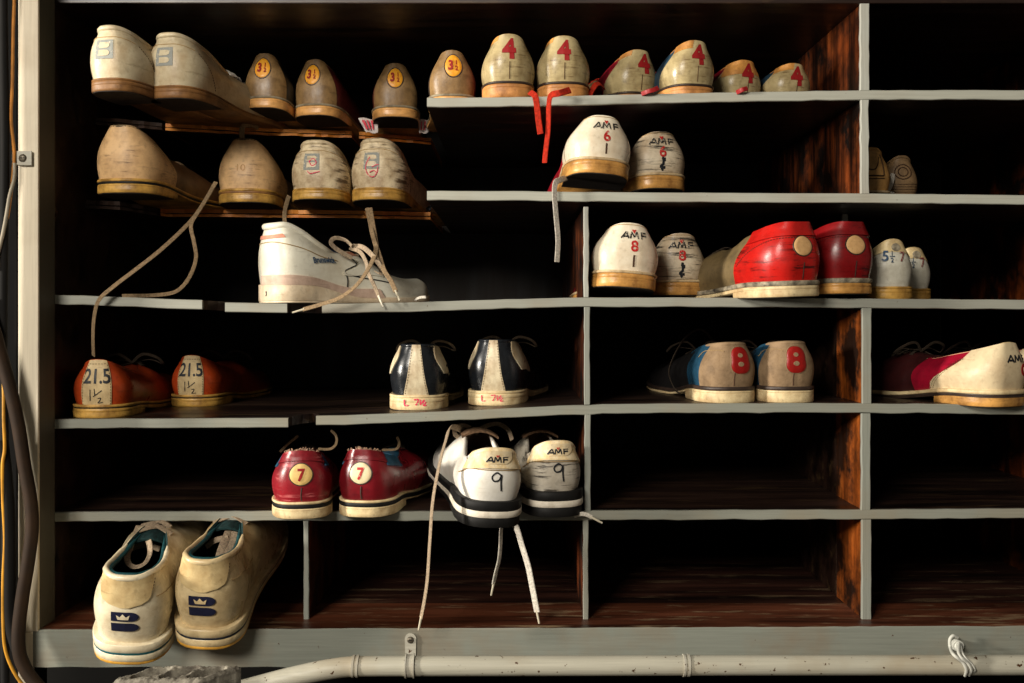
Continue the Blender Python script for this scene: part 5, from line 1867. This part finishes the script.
def nine_shoe(label, px, y, yaw, pitch, roll, m, dz, heel, H=50, horn=True):
    sh = Shoe(label, 'white trainers marked 9', px, 512, y, yaw, pitch, roll, 270, heel, 25, 15, H, True, z=lz(5, px, y) + dz, bulge=3.6, p=2.2, name='trainer', inset=3.4,
              kprof=[(0, 0.72), (0.10, 0.72), (0.30, 0.66), (0.42, 0.46), (0.50, 0.26), (0.62, 0.03), (0.68, 0.0), (1.0, 0.0)],
              hprof=[(0, 1.05), (0.01, 1.03), (0.03, 0.98), (0.08, 0.87), (0.16, 0.71), (0.24, 0.66), (0.34, 0.78), (0.44, 1.08), (0.50, 1.10), (0.60, 0.86), (0.74, 0.56), (0.86, 0.44), (1.0, 0.36)])
    sh.upper(m)
    sh.lining(LIN_TAN)
    sh.overlay('yellowed_collar', [(0, -46), (1, -42)], [(0, 46), (1, 42)], NY, 0.66, 1.0, 1.8, 36, 8)
    sh.collar(NY, 3.4, 0.14)
    sh.collar(m, 2.6, 0.46, 'topline', 0.985, -1.4)
    t_ = sh.overlay('heel_tab', [(0.74, -10), (0.8, -15), (1, -18)], [(0.74, 10), (0.8, 15), (1, 18)], leather('heel_tab_leather', (226, 208, 172), (206, 170, 110), 0.6, 0.5, 0, 0.5, 60), 0.74, 0.99, 2.8, 16, 8)
    z = 0.80 * H
    sh.trademark(0, z, 6.0, 8.2, 1.5, INK_BK2, 3.4)
    sh.poly([(-2.0, z + 7.8), (0, z + 4.6), (2.0, z + 7.8)], INK_RED, 'emblem', 3.7)
    sh.seam([(-60, 0.42 * H), (-44, 0.52 * H), (-30, 0.63 * H), (0, 0.66 * H), (30, 0.63 * H), (44, 0.52 * H)], THREAD, 0.5, 0.9)
    zz = 0.30 * H
    sh.stroke([[(4.5, zz + 13), (0, zz + 15.5), (-4.5, zz + 11.5), (-2.5, zz + 7.5), (2.5, zz + 8.5), (4.8, zz + 13.5), (4.6, zz + 6), (5.6, zz - 2.5)]], INK_BK2, 1.5, 'number_print', 1.2)
    sh.wedge_sole([('outsole', 0.0, 0.40, 1.6, BLACK), ('white_stripe', 0.40, 0.66, 3.0, leather('white_stripe_rubber', (228, 218, 200), (160, 144, 120), 0.4, 0.5)), ('midsole', 0.66, 1.04, 2.6, BLACK)])
    sh.tongue(LIN_TAN, 40, 0.40, 0.70, 14)
    sh.lacing(LACE_G, (0.48, 0.53, 0.58, 0.63), 5, False)
    return sh


n38 = nine_shoe('white trainer marked 9 overhanging the shelf edge, laces hanging', 493, -0.070, -12, 5, 3, NW, -0.003, 63)
n39 = nine_shoe('scuffed white trainer marked 9 beside the thin divider', 558, -0.028, -9, 1, 0, NW2, -0.001, 60, 49)
n38.ribbon([P(470, 436, 0.06), P(458, 428, 0.03), P(450, 428, 0.0), P(446, 440, -0.035), P(440, 462, -0.058), P(433, 500, -0.075), P(430, 540, -0.080), P(427.5, 578, -0.080), P(424.5, 600, -0.080), P(421, 618, -0.080)], LACE_G, 7.0, 1.5, 'loose_lace', (0, -1, 0.1), AGLET)
n38.ribbon([P(505, 521, 0.0), P(501.5, 527, -0.020), P(500.5, 545, -0.022), P(499, 560, -0.022), P(496, 572, -0.022), P(493.5, 584, -0.022)], LACE_W, 6.5, 1.5, 'loose_lace', (0, -1, 0), AGLET)
n38.ribbon([P(512, 521, 0.0), P(517, 529, -0.020), P(522, 546, -0.022), P(528, 566, -0.022), P(532, 586, -0.022), P(537, 612, -0.022)], LACE_W, 7.0, 1.5, 'loose_lace', (0, -1, 0), AGLET)
n39.ribbon([P(574, 516, -0.012), P(580, 514, -0.014), P(586, 514.5, -0.015), P(592, 517.5, -0.016)], LACE_W, 4.5, 1.5, 'loose_lace', (0, -1, 0), AGLET)
for sh_, pts_ in ((n38, [(462, 440, 0.05), (455, 434, 0.05), (456, 427, 0.05), (466, 426, 0.05), (478, 434, 0.05)]), (n38, [(470, 434, 0.06), (486, 426, 0.07), (498, 424, 0.07), (508, 430, 0.06), (512, 440, 0.05)])):
    sh_.ribbon([P(*q) for q in pts_], LACE_G, 5, 1.4, 'lace_bow', (0, -1, 0.3))

# ------------------------------------------------------------------ row 6: the white pair with a crowned emblem, hanging over the base board
CW = leather('glossy_cream_white', (226, 214, 184), (150, 120, 76), 0.5, 0.26, 0, 0.3, 22)
CWT = leather('yellowed_tab', (214, 190, 140), (140, 104, 58), 0.6, 0.24, 0, 0.3, 26)
TEAL = cloth('teal_binding', (30, 74, 78), 0.5, 0.4)
TEALIN = cloth('dark_teal_lining', (26, 50, 50), 0.9, 0.5)
YS = leather('yellow_outsole', (214, 160, 62), (140, 92, 30), 0.5, 0.45)
STR_T = plain('teal_stripe', (24, 84, 92), 0.45)
STR_N = plain('dark_stripe', (34, 38, 48), 0.5)


def crown_shoe(label, px, py, y, yaw, pitch, roll, stripe, m, heel, H=73):
    loc = P(px, py, y)
    sh = Shoe(label, 'cream trainers with a dark crowned emblem', px, py, y, yaw, pitch, roll, 242, heel, 22, 14, H, True, z=loc.z, bulge=4.0, p=2.6, name='trainer', inset=3.0,
              kprof=[(0, 0.66), (0.10, 0.68), (0.30, 0.68), (0.42, 0.50), (0.50, 0.30), (0.62, 0.04), (0.68, 0.0), (1.0, 0.0)],
              hprof=[(0, 1.0), (0.04, 1.0), (0.12, 0.92), (0.22, 0.82), (0.32, 0.80), (0.42, 0.86), (0.50, 0.90), (0.60, 0.76), (0.74, 0.54), (0.86, 0.42), (1.0, 0.34)])
    sh.upper(m)
    sh.lining(TEALIN)
    sh.overlay('heel_tab', [(0.58, -3), (0.64, -17), (0.78, -27), (1, -37)], [(0.58, 3), (0.64, 17), (0.78, 27), (1, 37)], CWT, 0.585, 0.98, 2.0, 30, 10)
    sh.collar(m, 3.2, 0.40)
    sh.collar(TEAL, 2.4, 0.46, 'collar_binding', 1.0, -4.2)
    sh.stitches([(-36, 0.90 * H), (-26, 0.76 * H), (-14, 0.63 * H), (0, 0.59 * H), (14, 0.63 * H), (26, 0.76 * H), (36, 0.90 * H)], THREAD_DK, 0.35, 1.2)
    sh.seam([(30, 0.68 * H), (50, 0.62 * H), (75, 0.52 * H), (100, 0.5 * H)], THREAD, 0.4, 0.6)
    # emblem: two bars rounded at the right, a crown cut into the upper one
    x0, x1, zc = -12.5, 12.5, 0.37 * H
    for k, (za, zb2) in enumerate(((zc + 1.2, zc + 11.2), (zc - 10.4, zc - 0.8))):
        a = np.linspace(-PI / 2, PI / 2, 9)
        cz, r = (za + zb2) / 2, (zb2 - za) / 2
        pts = [(x0, za), (x1 - 7, za)] + [(x1 - 7 + 7 * math.cos(q), cz + r * math.sin(q)) for q in a[1:-1]] + [(x1 - 7, zb2), (x0, zb2)]
        e = sh.poly(pts, INK_NV, 'emblem', 1.3)
        if k == 0:
            c = [(-6.4, za + 2.0), (3.2, za + 2.0), (4.6, za + 7.0), (1.2, za + 4.8), (-1.6, za + 8.2), (-4.4, za + 4.8), (-7.8, za + 7.0)]
            sh.poly(c, m, 'crown', 1.7, e)
    sh.wedge_sole([('outsole', 0.0, 0.16, 1.8, YS), ('midsole', 0.16, 0.50, 2.4, m), ('stripe', 0.50, 0.62, 2.2, stripe), ('midsole_top', 0.62, 1.0, 2.6, m)])
    sh.tongue(TEALIN, 36, 0.44, 0.70, 2)
    sh.lacing(LACE_G, (0.46, 0.52, 0.58, 0.64), 6, False)
    return sh


c40 = crown_shoe('cream trainer with crowned emblem and teal stripe, lower left corner', 126, 664, -0.098, -7, 20, 4, STR_T, CW, 70)
c41 = crown_shoe('cream trainer with crowned emblem and dark stripe, right of its mate', 204, 649, -0.084, -2, 18, 3, STR_N, leather('browned_cream_white', (212, 190, 146), (130, 98, 56), 0.6, 0.28, 0, 0.3, 22), 65)
c40.ribbon([P(139, 526, -0.005), P(131, 545, -0.030), P(127, 556, -0.045), P(129, 564, -0.055), P(136, 567, -0.057), P(145, 563, -0.055), P(150, 552, -0.045), P(148, 539, -0.028), P(142, 525, -0.005)], LACE_G, 6.5, 1.4, 'lace_bow', (0.2, -1, 0.3))
c40.ribbon([P(122, 556, -0.01), P(133, 548, -0.01), P(147, 545, -0.01), P(160, 549, -0.01)], LACE_G, 6, 1.4, 'lace_bow', (0, -1, 0.4))
c41.ribbon([P(231, 526, 0.0), P(226, 538, -0.02), P(222, 548, -0.035), P(219, 558, -0.045)], LACE_G, 8, 1.4, 'lace_bow', (0.2, -1, 0.3))
c41.ribbon([P(236, 526, 0.0), P(233, 540, -0.02), P(229, 550, -0.035), P(226, 558, -0.045)], LACE_G, 7, 1.4, 'lace_bow', (0.2, -1, 0.3))
c41.ribbon([P(206, 547, -0.02), P(216, 540, -0.02), P(228, 538, -0.02)], LACE_G, 6, 1.4, 'lace_bow', (0, -1, 0.4))
